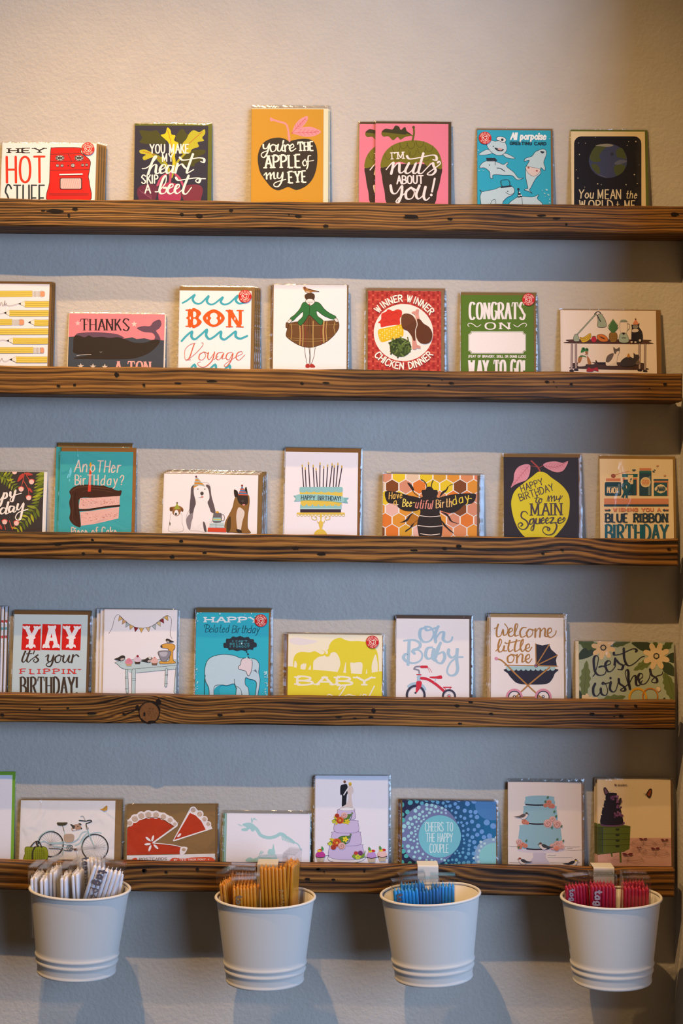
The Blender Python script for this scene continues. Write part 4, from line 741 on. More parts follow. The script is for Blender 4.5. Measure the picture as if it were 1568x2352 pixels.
def a_dogs(A):
    k = '4a4440'
    A.FO('e6dfdc', '8a8280', 2, 300, 360, 330, 335, 400, 325, 428, 350, 438, 420, 460, 500, 465, 540, 440, 600, 405, 668, 340, 662, 290, 658, 268, 620, 265, 560, 290, 500, 295, 400)
    A.F('5d5255', 300, 360, 322, 345, 322, 420, 330, 470, 318, 540, 288, 545, 288, 480, 296, 410); A.F('625658', 400, 345, 428, 352, 438, 420, 458, 490, 465, 540, 430, 525, 412, 470, 420, 400); A.F('8a8084', 290, 545, 320, 540, 300, 600, 290, 655, 268, 625, 266, 575); A.F('5a5052', 380, 600, 395, 610, 405, 665, 388, 660)
    A.F('ece6e4', 320, 360, 360, 348, 410, 362, 425, 420, 415, 455, 375, 470, 335, 450, 318, 410); A.F('ebe5e3', 335, 470, 400, 455, 440, 560, 420, 600, 375, 598, 320, 640, 310, 560)
    A.E(k, 373, 402, 12, 13); A.E(k, 345, 372, 4); A.E(k, 393, 372, 4); A.S(k, 3, 372, 415, 372, 428, 350, 432); A.F('cf8478', 365, 424, 384, 424, 376, 434)
    hat = (333, 285, 398, 355, 352, 345, 312, 365)
    A.G('c98a3c', *hat)
    for y in (300, 322, 344): A.S('9fb8b8', 7, 333 - (y - 285) * .28, y, 340 + (y - 285) * .3, y - 1, 338 + (y - 285) * .85, y + 6)
    A.E('6a3a4a', 333, 286, 7)
    A.FO('e9e3e0', '9a9290', 2, 160, 540, 200, 545, 232, 545, 235, 600, 240, 662, 145, 664, 150, 600); A.F('96683a', 152, 498, 185, 492, 222, 490, 244, 510, 240, 530, 228, 525, 215, 550, 195, 560, 172, 545, 165, 520, 152, 525); A.F('6a4426', 152, 500, 172, 505, 165, 525, 152, 520); A.F('6a4426', 228, 505, 244, 515, 236, 530); A.F('ece6e4', 188, 520, 204, 520, 212, 545, 194, 556, 180, 545); A.E(k, 193, 545, 8, 9); A.E(k, 176, 526, 3); A.E(k, 212, 526, 3); A.F('5a5048', 148, 600, 156, 610, 150, 628)
    A.G('9ba23c', 200, 468, 222, 510, 180, 512); A.E('6c5a3a', 201, 468, 6)
    A.FO('8a6434', '5a4020', 2, 600, 440, 625, 405, 690, 410, 702, 450, 698, 500, 690, 560, 690, 640, 705, 678, 580, 672, 545, 670, 530, 640, 535, 600, 560, 550, 585, 500)
    A.F('2f2722', 595, 376, 620, 388, 622, 420, 600, 425); A.F('2f2722', 670, 370, 682, 360, 690, 420, 672, 410); A.F('392d26', 615, 420, 650, 412, 688, 420, 690, 470, 665, 485, 630, 470); A.F('d8cbbf', 625, 500, 655, 512, 668, 540, 652, 600, 640, 660, 620, 655, 610, 560); A.F('4a3824', 545, 600, 570, 560, 572, 640, 560, 668, 545, 668); A.F('d88a84', 652, 478, 672, 478, 664, 488); A.E(k, 655, 455, 9); A.F('33281f', 610, 650, 640, 655, 650, 672, 620, 672)
    A.G('4a7ca6', 650, 350, 692, 415, 625, 408)
    for y in (372, 392, 410): A.S('cf5a34', 8, 650 - (y - 350) * .38, y, 650 + (y - 350) * .6, y + 2)
    A.E('8a3a34', 651, 348, 7)
    A.G('cf4c30', 415, 638, 540, 642, 540, 672, 412, 668); A.G('b9cccc', 428, 608, 525, 604, 525, 640, 425, 634); A.Z('4a5a5c', 2, 428, 620, 525, 622); A.Z('4a5a5c', 2, 470, 606, 470, 638)
    A.F('6a6466', 452, 548, 462, 538, 500, 538, 510, 548, 505, 600, 450, 600); A.R('8fc0bc', 450, 570, 506, 594)
    for q in range(5): A.star('d8b838', 457 + q * 11, 583, 7, 4)
    A.ring('8a7a78', 517, 570, 12, 4, 22); A.E('d89a34', 480, 532, 11, 7)
card(2, '3b', (112, 263), (765, 277), (98, 665), (752, 675), a_dogs, 'landscape white greeting card with three dogs in party hats', 'dogs in party hats', 'ebe5e4', env='7e6238', em=(0, 5, 32), n=3, shift=(11, -11), sm=(5, 5, 7))
def a_candles(A):
    v = '3a2a38'
    for x0, y0, x1 in ((1067, 222, 1077), (1088, 240, 1094), (1110, 205, 1120), (1143, 224, 1150), (1163, 246, 1172), (1190, 208, 1188), (1216, 232, 1212), (1243, 222, 1234), (1274, 212, 1256), (1289, 226, 1282), (1314, 210, 1300), (1341, 228, 1318)):
        A.Z(v, 7, x0, y0, x1, 360); A.F('d9b04a', x0, y0 - 24, x0 + 5, y0 - 8, x0, y0 - 2, x0 - 5, y0 - 8)
    y_, t = 'dcbf52', '8ec0bf'
    A.RR(y_, 1050, 366, 1346, 450, 6); A.RR(t, 1048, 358, 1348, 385, 10)
    for q in range(6): A.E(t, 1073 + q * 50, 384, 26, 12)
    A.R(y_, 1056, 448, 1338, 512); A.R(t, 1056, 490, 1338, 516)
    for q in range(7): A.F(t, 1056 + q * 40.3, 475, 1076 + q * 40.3, 498, 1096 + q * 40, 475, 1097 + q * 40, 514, 1056 + q * 40, 514)
    for q in range(7): A.F(y_, 1060 + q * 46, 462, 1080 + q * 44, 492, 1100 + q * 40, 462)
    A.Z('e8ece8', 2, 1058, 505, 1336, 508); A.R(v, 1053, 512, 1335, 536)
    A.RR(y_, 1030, 534, 1362, 548, 6)
    for q in range(14): A.ring(y_, 1040 + q * 24, 551, 9, 3.5)
    A.S(y_, 4, 1135, 556, 1135, 578, 1160, 586, 1168, 570, 1155, 566); A.S(y_, 4, 1258, 556, 1258, 578, 1233, 586, 1226, 570, 1238, 566); A.F(y_, 1190, 552, 1204, 552, 1200, 590, 1212, 610, 1202, 650, 1192, 650, 1182, 610, 1194, 590); A.S(y_, 4, 1194, 590, 1215, 605, 1222, 592); A.S(y_, 4, 1196, 590, 1178, 605, 1172, 592); A.F(y_, 1152, 690, 1165, 660, 1195, 648, 1220, 658, 1236, 690)
    A.G('7cb4b4', 1006, 418, 1060, 412, 1062, 452, 1010, 458, 1026, 438); A.G('7cb4b4', 1330, 430, 1390, 432, 1374, 448, 1384, 470, 1330, 462)
    A.F('95c6c4', 1030, 412, 1120, 408, 1220, 410, 1300, 418, 1352, 428, 1348, 465, 1260, 455, 1160, 450, 1080, 450, 1028, 455)
    A.T('34404a', 'HAPPY BIRTHDAY!', 1058, 444, 1336, 452, 28, 5, 4)
card(2, '3b', (950, 113), (1455, 122), (943, 678), (1446, 684), a_candles, 'white greeting card with a yellow and aqua tiered cake and tall candles', 'tiered candle cake', 'ebe5e8', env='7e562a', em=(0, 27, 18), n=2, shift=(4, -5))
def a_bee(A):
    cs = ['d98f2f', 'd8762a', 'd68a5a', 'cf9a2c', 'd87c58', 'e0c026', 'cf8a6a', 'b0701f', '7c451c', 'd9a04a', 'e0b0a0', 'dcc0a0']
    rr = random.Random(11); R_ = 52
    for r in range(-1, 7):
        for c in range(-1, 10):
            x = 185 + c * 96 + (48 if r % 2 else 0) - 48; y = 222 + r * 79
            col = '7c451c' if (r, c) in ((1, 5), (3, 5)) else rr.choice(cs[:7] * 2 + cs)
            A.fill(col, [(x + R_ * .96 * math.sin(k * math.pi / 3), y + R_ * .96 * math.cos(k * math.pi / 3)) for k in range(6)])
    b = '2b211c'
    A.F(b, 135, 340, 160, 332, 220, 340, 300, 362, 385, 385, 400, 440, 360, 470, 300, 475, 250, 462, 220, 435, 230, 425, 160, 415, 138, 380)
    A.F(b, 500, 390, 580, 362, 660, 350, 740, 348, 776, 355, 770, 395, 745, 420, 690, 432, 660, 462, 610, 486, 560, 480, 510, 455)
    A.F(b, 395, 350, 396, 325, 420, 322, 428, 308, 450, 300, 470, 310, 478, 322, 502, 325, 508, 350, 500, 372, 525, 390, 535, 430, 520, 480, 535, 540, 540, 600, 515, 680, 395, 680, 365, 600, 366, 540, 385, 480, 372, 430, 378, 385, 400, 372)
    for f in ((430, 305, 425, 280, 405, 258, 390, 252), (462, 305, 465, 278, 475, 255)): A.S(b, 6, *f)
    for f in ((292, 272, 320, 285, 340, 320, 335, 330, 355, 355, 395, 375, 372, 368, 345, 352, 322, 320, 305, 295), (622, 282, 590, 290, 570, 330, 545, 350, 520, 375, 535, 340, 565, 320, 580, 298), (375, 478, 340, 485, 318, 505, 290, 545, 238, 556, 262, 545, 290, 525, 318, 492), (530, 480, 570, 490, 595, 520, 610, 545, 655, 562, 620, 556, 590, 540, 575, 510), (368, 535, 345, 550, 330, 580, 310, 600, 278, 622, 282, 608, 310, 590, 322, 570), (535, 540, 555, 560, 575, 585, 590, 600, 622, 630, 595, 618, 570, 595, 548, 575)): A.F(b, *f)
    for y, x0, x1 in ((505, 380, 525), (575, 368, 537), (633, 385, 520)): A.S('e6d4c4', 5, x0, y, (x0 + x1) / 2, y + 9, x1, y + 2)
    W = 'd8b66a'
    A.T('e0b050', 'Have', 160, 388, 258, 380, 46, 6, 4, slant=.15); A.T('e0b050', 'a', 195, 428, 222, 426, 42, 6, 4); A.T('e6cc60', 'Bee-', 255, 440, 345, 440, 52, 7, 4, slant=.12); A.T('df8a78', 'utiful', 345, 450, 470, 458, 58, 7, 4, slant=.12); A.T('e0b470', 'Birth', 492, 452, 610, 440, 56, 7, 4, slant=.12); A.T('e6c840', 'day', 612, 430, 735, 398, 58, 7, 4, slant=.12)
    A.S('e6c840', 4, 715, 402, 728, 385, 746, 386)
card(2, '3c', (125, 212), (785, 222), (113, 638), (783, 652), a_bee, 'landscape greeting card with a black bee on yellow honeycomb', 'honeycomb bee', 'ece4d8', env='66503a', em=(0, 0, 26), n=3, shift=(11, 0), sm=(4, 16, 6))
def a_lemon(A):
    A.F('d9c81e', 370, 232, 400, 228, 440, 238, 490, 278, 550, 320, 600, 370, 632, 430, 636, 520, 618, 620, 560, 710, 480, 775, 300, 775, 225, 715, 180, 620, 158, 520, 160, 450, 190, 380, 260, 320, 330, 265)
    A.S('a8453c', 12, 322, 138, 350, 165, 375, 190, 392, 222); A.S('a8453c', 4, 372, 190, 340, 182, 302, 178); A.S('a8453c', 4, 385, 195, 420, 175)
    A.F('dd93a0', 302, 168, 314, 190, 306, 250, 280, 295, 230, 315, 185, 335, 153, 357, 175, 300, 182, 240, 210, 192, 260, 168); A.F('dd93a0', 418, 175, 450, 150, 520, 142, 580, 155, 622, 140, 610, 180, 580, 220, 530, 232, 470, 212)
    A.S('b85460', 3, 302, 178, 250, 240, 160, 350); A.S('b85460', 3, 420, 175, 520, 190, 615, 145)
    for k in range(7):
        x, y = 290 - k * 17, 195 + k * 20; A.Z('b85460', 1.8, x, y, x - 25, y - 8 + k * 2); A.Z('b85460', 1.8, x, y, x + 8, y + 34 - k * 3)
        x, y = 440 + k * 22, 178 + k * 1.5 - max(0, k - 3) * 5; A.Z('b85460', 1.8, x, y, x + 16, y - 24 + k); A.Z('b85460', 1.8, x, y, x + 20, y + 26 - k * 2)
    q = '4c3c42'
    A.T(q, 'HAPPY', 240, 392, 425, 330, 52, 7, 6); A.T(q, 'BIRTHDAY', 228, 468, 512, 376, 56, 7, 6)
    A.B(q, 8, (372, 420, 358, 475, 375, 478, 388, 468), (345, 445, 385, 440), (392, 450, 380, 472, 398, 482, 408, 460, 392, 446, 412, 452), (450, 470, 462, 425, 466, 470), (466, 450, 485, 425, 488, 470), (490, 450, 510, 425, 510, 468, 525, 450), (528, 430, 530, 455, 552, 445, 560, 425, 548, 475), (535, 455, 560, 450, 578, 425), th=.6)
    A.T(q, 'MAIN', 315, 588, 578, 584, 100, 13, 10, 12, st=7)
    A.B(q, 12, (292, 575, 275, 555, 245, 560, 240, 600, 280, 630, 295, 665, 270, 698, 230, 695, 212, 665, 232, 645, 250, 660, 235, 675), (335, 612, 312, 625, 308, 658, 330, 650, 340, 612, 345, 650, 335, 705, 318, 705, 325, 680, 358, 640), (362, 612, 358, 650, 382, 650, 390, 610, 390, 650, 402, 645), (405, 632, 425, 622, 420, 605, 402, 625, 410, 652, 435, 640), (440, 632, 460, 622, 455, 605, 438, 625, 448, 652, 470, 640), (470, 610, 505, 606, 478, 650, 515, 645, 530, 680, 500, 735, 450, 745, 415, 715, 430, 680, 470, 690, 465, 710, 452, 705, 455, 690), (478, 650, 540, 640), (540, 632, 565, 625, 562, 605, 542, 620, 545, 650, 580, 640, 600, 615, 590, 605, 580, 620), th=.5)
card(2, '3d', (92, 108), (705, 112), (97, 768), (712, 770), a_lemon, 'black greeting card with a big yellow lemon and pink leaves', 'lemon', '2f2627', env='7c5a28', em=(0, 28, 22), n=2, shift=(9, 4))
def a_ribbon(A):
    n, p = '234a66', 'd98a6e'; W = 'ecd9b8'
    A.R(p, 935, 282, 1055, 306); A.RR(n, 925, 312, 1060, 426, 12); A.T(W, 'PEACH', 942, 402, 1032, 402, 44, 9, 4, 5, st=4); A.Z('8aa0a8', 3, 945, 348, 1030, 348); A.R('6c8494', 1036, 330, 1048, 412)
    A.Z(p, 5, 1005, 255, 1125, 222); A.F('a0584c', 976, 255, 992, 245, 1012, 252, 1014, 268, 998, 280, 980, 272)
    A.R('1f6a72', 1068, 248, 1195, 272); A.Z(n, 3, 1068, 248, 1195, 248); A.R(p, 1072, 278, 1092, 310); A.R(p, 1150, 278, 1192, 420); A.R(n, 1078, 292, 1186, 422); A.R('2c5570', 1160, 298, 1182, 418); A.G(W, 1115, 252, 1158, 252, 1158, 328, 1136, 330, 1115, 320); A.E('4a6a80', 1140, 290, 7, 10, 30); A.E(p, 1134, 308, 6)
    for k in range(16): A.E('1f5a74', 1102 + 34 * math.cos(k * .3927), 350 + 34 * math.sin(k * .3927), 8, n=8)
    A.E('1f5a74', 1102, 350, 36); A.ring('4f8296', 1102, 350, 27, 2); A.T(W, '1', 1094, 364, 1110, 364, 28, 7, 5, 8, st=4)
    A.G('1f5a74', 1085, 385, 1100, 392, 1080, 448, 1070, 438, 1058, 442); A.G('1f5a74', 1100, 392, 1118, 385, 1112, 452, 1102, 440, 1094, 446)
    A.R(p, 1210, 198, 1306, 216); A.RR(n, 1208, 220, 1308, 426, 6); A.R('1f6a72', 1210, 222, 1306, 240); A.G('6f8a9a', 1282, 270, 1300, 260, 1300, 420, 1282, 420); A.E(W, 1260, 314, 42); A.E('e0c49c', 1260, 314, 35); A.T(p, 'GUSH', 1232, 330, 1290, 330, 34, 5, 4)
    A.R('24506c', 1325, 288, 1446, 300); A.R(p, 1330, 304, 1446, 316); A.RR('1f5a70', 1328, 318, 1446, 426, 5); A.R(p, 1438, 320, 1446, 424); A.G(W, 1335, 362, 1358, 340, 1384, 328, 1412, 340, 1436, 362, 1436, 378, 1412, 396, 1384, 406, 1358, 396, 1335, 378); A.T('24506c', 'JAMMIN', 1348, 388, 1424, 388, 38, 5, 3)
    for x, y, r in ((1160, 216, 12), (1172, 212, 9), (1325, 226, 11), (1335, 214, 8)): A.E('4a6478', x, y, r, r * .6, 25)
    for x, y in ((1358, 180), (1418, 260)): A.E('d09a7e', x, y, 11, 7, -20)
    A.R(p, 920, 448, 1448, 496)
    for k in range(9): A.S('e0a084', 2, 925, 455 + k * 4.6, 1040, 458 + k * 4.4, 1150 + k * 9, 452 + k * 5, 1290, 460 + k * 4, 1446, 454 + k * 4.8)
    A.R(n, 918, 496, 1448, 511)
    A.T(p, 'WISHING YOU A', 992, 552, 1385, 552, 24, 9, 7)
    for d, x in ((1, 925), (-1, 1448)): A.Z(p, 8, x, 538, x + 40 * d, 538); A.Z(n, 8, x + 4 * d, 547, x + 42 * d, 545); A.G(n, x + 32 * d, 532, x + 48 * d, 542, x + 32 * d, 556)
    A.T('27405c', 'BLUE RIBBON', 925, 642, 1447, 642, 70, 17, 8, 9, st=8, sp=3.4); A.T('1f6488', 'BIRTHDAY', 925, 790, 1450, 790, 128, 21, 8, 10, st=8, sp=3.4)
card(2, '3d', (880, 122), (1480, 127), (885, 775), (1493, 780), a_ribbon, 'cream greeting card with blue jars reading BLUE RIBBON BIRTHDAY', 'blue ribbon jars', 'efdcbc', env='94733c', em=(3, 26, 20), n=1, sm=(6, 12, 6))
# ---------------------------------------------------------------- row four
def a_edge(A):
    for k, y in enumerate((200, 260, 330)): A.R(('d23a34', '6fb0bc', 'd23a34')[k], -600, y, 20, y + 22)
    A.R('d23a34', -500, 420, -60, 640)
card(3, '4a', (-605, 80), (8, 88), (-640, 815), (-18, 815), a_edge, 'white card with red and blue stripes, cut off beside the YAY card', 'red striped edge', 'ece6e8', env='6b543a', em=(0, -2, 10), n=3, shift=(26, 0), sm=(4, 8, 10))
def a_yay(A):
    r = 'd4231f'
    for x0, x1, x2, x3 in ((190, 342, 338, 178), (356, 510, 502, 345), (523, 681, 672, 515)): A.G(r, x0, 231, x1, 235, x2, 452, x3, 447)
    W = 'efeaea'
    def Y(cx):
        A.Z(W, 34, cx - 42, 262, cx - 4, 345); A.Z(W, 34, cx + 44, 264, cx, 345); A.Z(W, 40, cx - 2, 335, cx - 8, 418)
        for x in (-44, 46): A.F(W, cx + x - 30, 246, cx + x, 256, cx + x + 28, 246, cx + x + 22, 272, cx + x - 22, 272)
        A.F(W, cx - 50, 428, cx - 40, 402, cx - 8, 408, cx + 24, 402, cx + 32, 428, cx + 10, 422, cx - 28, 424); A.E(W, cx - 8, 345, 40, 14)
    Y(266); Y(602)
    A.Z(W, 34, 425, 262, 388, 415); A.Z(W, 34, 440, 262, 470, 412); A.R(W, 400, 345, 470, 372); A.F(W, 402, 242, 432, 252, 468, 242, 462, 275, 410, 275)
    for x in (386, 470): A.F(W, x - 30, 432, x - 22, 400, x, 406, x + 22, 400, x + 30, 432, x, 424)
    b = '473a30'
    A.B(b, 15, (205, 475, 185, 535, 200, 550, 225, 520), (250, 455, 225, 530, 240, 550, 262, 525), (222, 480, 268, 478), (318, 490, 300, 505, 322, 530, 300, 552, 280, 540, 290, 525), (268, 525, 312, 490), (382, 505, 405, 490, 400, 535, 425, 545, 448, 492, 440, 550, 420, 585, 390, 580, 395, 560, 462, 520), (498, 490, 465, 510, 468, 550, 500, 545, 510, 500, 490, 490, 530, 505), (535, 495, 528, 540, 550, 550, 580, 495, 572, 540, 590, 550, 608, 515), (612, 490, 600, 552), (606, 520, 622, 498, 640, 488, 658, 502), th=.5)
    A.E(b, 212, 462, 9); A.Z(b, 9, 288, 455, 280, 480)
    A.T('cf3a34', "FLIPPIN'", 168, 648, 678, 648, 42, 11, 7, 14, st=6, sp=5); A.T(b, 'BIRTHDAY!', 166, 818, 658, 818, 143, 18, 6, 9, st=6, sp=3.6)
card(3, '4a', (130, 148), (742, 155), (92, 815), (715, 822), a_yay, 'pale blue greeting card with YAY in red squares', 'YAY', 'bfd0d2', env='6a4e30', em=(2, 33, 20), n=2, shift=(8, 0))
def a_bunt(A):
    k = '3a3638'
    A.S(k, 3, 910, 312, 940, 260, 955, 195, 975, 158, 1000, 158, 1060, 215, 1130, 258, 1200, 265, 1270, 248, 1330, 205, 1380, 165, 1415, 165, 1435, 195, 1430, 270, 1424, 320, 1440, 352)
    for i, (x, y, a, c) in enumerate(((1014, 175, 35, 'd9b06a'), (1044, 200, 32, 'd0a070'), (1072, 225, 30, 'a8b8b8'), (1103, 242, 22, 'd9b06a'), (1140, 258, 12, '8a2a30'), (1185, 264, 3, 'dcae58'), (1240, 258, -8, 'd8bc90'), (1288, 240, -20, 'b4c0bc'), (1325, 215, -28, 'd9c08a'), (1352, 192, -32, '8a2a30'), (1388, 168, -30, 'dcae58'))):
        ca, sa = math.cos(math.radians(a)), math.sin(math.radians(a)); P = lambda u, v: (x + u * ca - v * sa, y + u * sa + v * ca); q = [P(-19, 0), P(19, 0), P(0, 40)]
        A.fill(c, q); A.line(k, q + [q[0]], lambda d: 2.5)
    t = 'bcd0d0'
    A.FO(t, k, 3, 968, 552, 1060, 530, 1340, 528, 1500, 535, 1500, 572, 1300, 595, 1055, 610, 980, 565); A.G(t, 1055, 610, 1500, 572, 1500, 605, 1145, 640, 1100, 640, 1050, 612); A.Z(k, 3, 1055, 612, 1500, 575); A.Z(k, 2.5, 1145, 640, 1500, 606)
    for x, x2, y0, y1, w_ in ((1060, 1066, 620, 800, 24), (1120, 1116, 620, 850, 34), (1394, 1388, 610, 750, 22), (1482, 1466, 600, 800, 24)):
        A.Z(k, w_, x, y0, x2, y1); A.Z(t, w_ - 6, x, y0, x2, y1)
        for yy in (.3, .36, .85): A.Z(k, 3, x - w_ / 2, y0 + (y1 - y0) * yy, x + w_ / 2, y0 + (y1 - y0) * yy)
    m = 'd8a046'
    A.FO(m, k, 3, 1335, 550, 1350, 540, 1410, 542, 1420, 500, 1408, 440, 1360, 430, 1350, 410, 1380, 396, 1440, 396, 1465, 412, 1462, 440, 1450, 455, 1450, 530, 1466, 545, 1460, 560, 1350, 565); A.FO('8c8892', k, 3, 1328, 460, 1426, 458, 1422, 500, 1400, 530, 1385, 545, 1355, 540, 1335, 505); A.F('b8b4bc', 1338, 468, 1400, 466, 1390, 500, 1350, 500); A.E('4a4048', 1352, 418, 9)
    def bird(x, y, d, s_=1.):
        A.F('3c3634', x - 52 * d * s_, y + 10, x - 20 * d * s_, y - 4 * s_, x + 10 * d * s_, y - 22 * s_, x + 34 * d * s_, y - 20 * s_, x + 40 * d * s_, y - 4 * s_, x + 22 * d * s_, y + 22 * s_, x - 8 * d * s_, y + 22 * s_); A.F('b9aca4', x + 2 * d * s_, y + 6 * s_, x + 28 * d * s_, y, x + 30 * d * s_, y + 12 * s_, x + 6 * d * s_, y + 22 * s_)
    bird(1008, 516, 1); bird(1235, 530, 1, 1.05); bird(1418, 370, -1, .75); A.S(k, 2, 1010, 535, 1014, 552); A.F('d8d0c8', 1245, 505, 1268, 510, 1262, 525, 1245, 520)
    for x, y, c, d in ((1080, 548, 'dd8a9c', 'c8a880'), (1152, 530, 'd8c0cc', '4a3428'), (1294, 540, 'e0b4ac', '7a5a44')):
        A.G(d, x - 26, y + 8, x + 26, y + 8, x + 20, y + 36, x - 20, y + 36); A.F(c, x - 31, y + 10, x - 26, y - 12, x, y - 32, x + 26, y - 12, x + 31, y + 10, x, y + 20)
    A.E('8a1f30', 1153, 500, 10); A.E('c03a3a', 1296, 512, 5)
    for q in range(6): A.E('b02a40', 1066 + q * 6, 530 + (q % 3) * 6, 2.5, n=6)
card(3, '4a', (875, 108), (1478, 113), (862, 825), (1478, 830), a_bunt, 'white greeting card with bunting over a table of cupcakes', 'bunting table', 'ebe6e8', env='e4dcd4', em=(2, 0, 2), n=3, shift=(-34, 0), sm=(5, 8, 20))
def a_belated(A):
    W = 'dfe8e8'
    A.T(W, 'HAPPY', 160, 194, 575, 196, 40, 13, 8, 11, st=7, sp=3.4)
    A.T('1d5866', 'Belated', 165, 268, 345, 268, 54, 5, 3.5, slant=.2, sp=2); A.T('1d5866', 'Birthday', 365, 272, 572, 272, 54, 5, 3.5, slant=.2, sp=2); A.S('1d5866', 3.5, 165, 235, 160, 215, 185, 210)
    c = '2c343c'
    A.F(c, 304, 372, 305, 350, 322, 345, 325, 318, 355, 315, 375, 300, 400, 305, 430, 297, 460, 308, 490, 303, 505, 318, 530, 322, 535, 342, 552, 350, 552, 378, 530, 384, 525, 400, 495, 398, 470, 410, 440, 402, 405, 410, 375, 400, 345, 402, 335, 386, 310, 385)
    for tx, y, x0, x1 in (("I CAN'T", 342, 372, 482), ('BELIEVE', 362, 352, 502), ('I FORGOT', 382, 352, 500)): A.T('3f8a9a', tx, x0, y, x1, y, 13, 4, 3, 4, st=3, sp=5)
    A.E(c, 478, 416, 6); A.E(c, 488, 433, 7); A.E(c, 491, 455, 5)
    e, k = 'b9d2dc', '22343c'
    A.FO(e, k, 3.5, 165, 600, 165, 540, 185, 480, 230, 448, 300, 435, 380, 442, 430, 462, 470, 462, 520, 466, 550, 475, 572, 510, 568, 570, 578, 620, 572, 680, 552, 780, 538, 780, 548, 700, 552, 650, 535, 628, 500, 620, 470, 610, 468, 660, 490, 690, 495, 780, 455, 780, 440, 740, 400, 690, 385, 655, 330, 668, 290, 664, 270, 690, 268, 780, 205, 780, 195, 690, 172, 640)
    A.F('2aa3b8', 240, 690, 262, 672, 288, 666, 272, 690, 270, 780, 235, 780, 232, 720); A.S(k, 3.5, 235, 780, 232, 700, 245, 668, 295, 664)
    A.S(k, 4, 168, 590, 162, 660, 162, 780); A.S(k, 3.5, 385, 620, 392, 665, 430, 700, 445, 745)
    A.FO('dccfd2', k, 3.5, 440, 475, 470, 462, 512, 470, 520, 500, 515, 550, 500, 590, 485, 592, 470, 560, 420, 545, 418, 525, 432, 510)
    A.E(k, 545, 560, 6, 4, 20); A.S(k, 3, 530, 560, 545, 550, 556, 575); A.FO(e, k, 3, 405, 680, 400, 780, 435, 780, 438, 710)
    for q in range(6): A.Z('8ca8b2', 2, 549 - q * .6, 690 + q * 12, 556 - q, 690 + q * 12)
    rr = random.Random(2)
    for q in range(60):
        x, y = (rr.choice((rr.uniform(88, 112), rr.uniform(612, 645))), rr.uniform(540, 760)) if q < 42 else (rr.uniform(95, 640), rr.choice((rr.uniform(120, 160), rr.uniform(250, 470)))) if q < 52 else (rr.uniform(90, 115), rr.uniform(120, 200))
        A.E('a9d8da', x, y, rr.uniform(2, 7), rr.uniform(2, 9), rr.uniform(0, 90), 6)
card(3, '4b', (105, 120), (645, 122), (88, 745), (638, 752), a_belated, 'turquoise greeting card with a thinking elephant reading Belated Birthday', 'thinking elephant', '33b0c4', env='8a6238', em=(2, 33, 14), n=2, shift=(8, 0), stick=(585, 181, 47))
def a_baby(A):
    y = 'e0cf38'
    A.F('e4dad8', 800, 320, 850, 308, 900, 315, 940, 322, 1010, 335, 960, 355, 880, 365, 810, 350)
    A.F(y, 760, 548, 900, 548, 1050, 555, 1200, 572, 1350, 582, 1560, 582, 1560, 900, 760, 900)
    A.F(y, 850, 548, 856, 510, 840, 480, 832, 520, 826, 545, 826, 500, 832, 460, 850, 430, 890, 415, 950, 420, 985, 410, 1010, 420, 1040, 435, 1060, 425, 1058, 410, 1030, 400, 1060, 408, 1070, 425, 1055, 445, 1020, 452, 995, 470, 978, 490, 975, 550, 960, 552, 958, 515, 935, 552, 918, 552, 925, 505, 885, 512, 880, 550)
    A.F(y, 1180, 575, 1160, 570, 1180, 510, 1168, 450, 1140, 418, 1110, 425, 1095, 450, 1070, 448, 1062, 430, 1085, 430, 1085, 405, 1070, 405, 1090, 395, 1100, 360, 1130, 325, 1180, 310, 1215, 325, 1260, 336, 1320, 335, 1400, 350, 1450, 400, 1466, 470, 1470, 555, 1462, 555, 1460, 500, 1445, 435, 1428, 470, 1415, 520, 1415, 585, 1385, 585, 1378, 540, 1368, 585, 1342, 585, 1345, 500, 1280, 498, 1255, 500, 1260, 580, 1225, 580, 1222, 490, 1200, 575)
    A.T('ece4cc', 'BABY', 848, 663, 1430, 668, 64, 19, 12, 20, st=11, sp=3)
    W = 'ece4cc'
    A.B(W, 10, (1222, 662, 1195, 665, 1170, 690, 1178, 695, 1220, 668, 1180, 735, 1130, 770, 1082, 750, 1100, 735, 1150, 760, 1190, 765), (1245, 738, 1215, 745, 1212, 775, 1245, 770, 1262, 740, 1240, 735, 1290, 745), (1290, 745, 1300, 775, 1335, 735), (1345, 760, 1375, 740, 1355, 735, 1340, 765), (1436, 672, 1395, 750), th=.6)
card(3, '4b', (792, 280), (1497, 292), (783, 752), (1490, 758), a_baby, 'landscape yellow greeting card with elephant silhouettes reading BABY', 'yellow elephants', 'efe4c6', env='86653a', em=(12, 0, 8), n=3, shift=(-9, 0), stick=(1421, 342, 48), sm=(6, 12, 6))
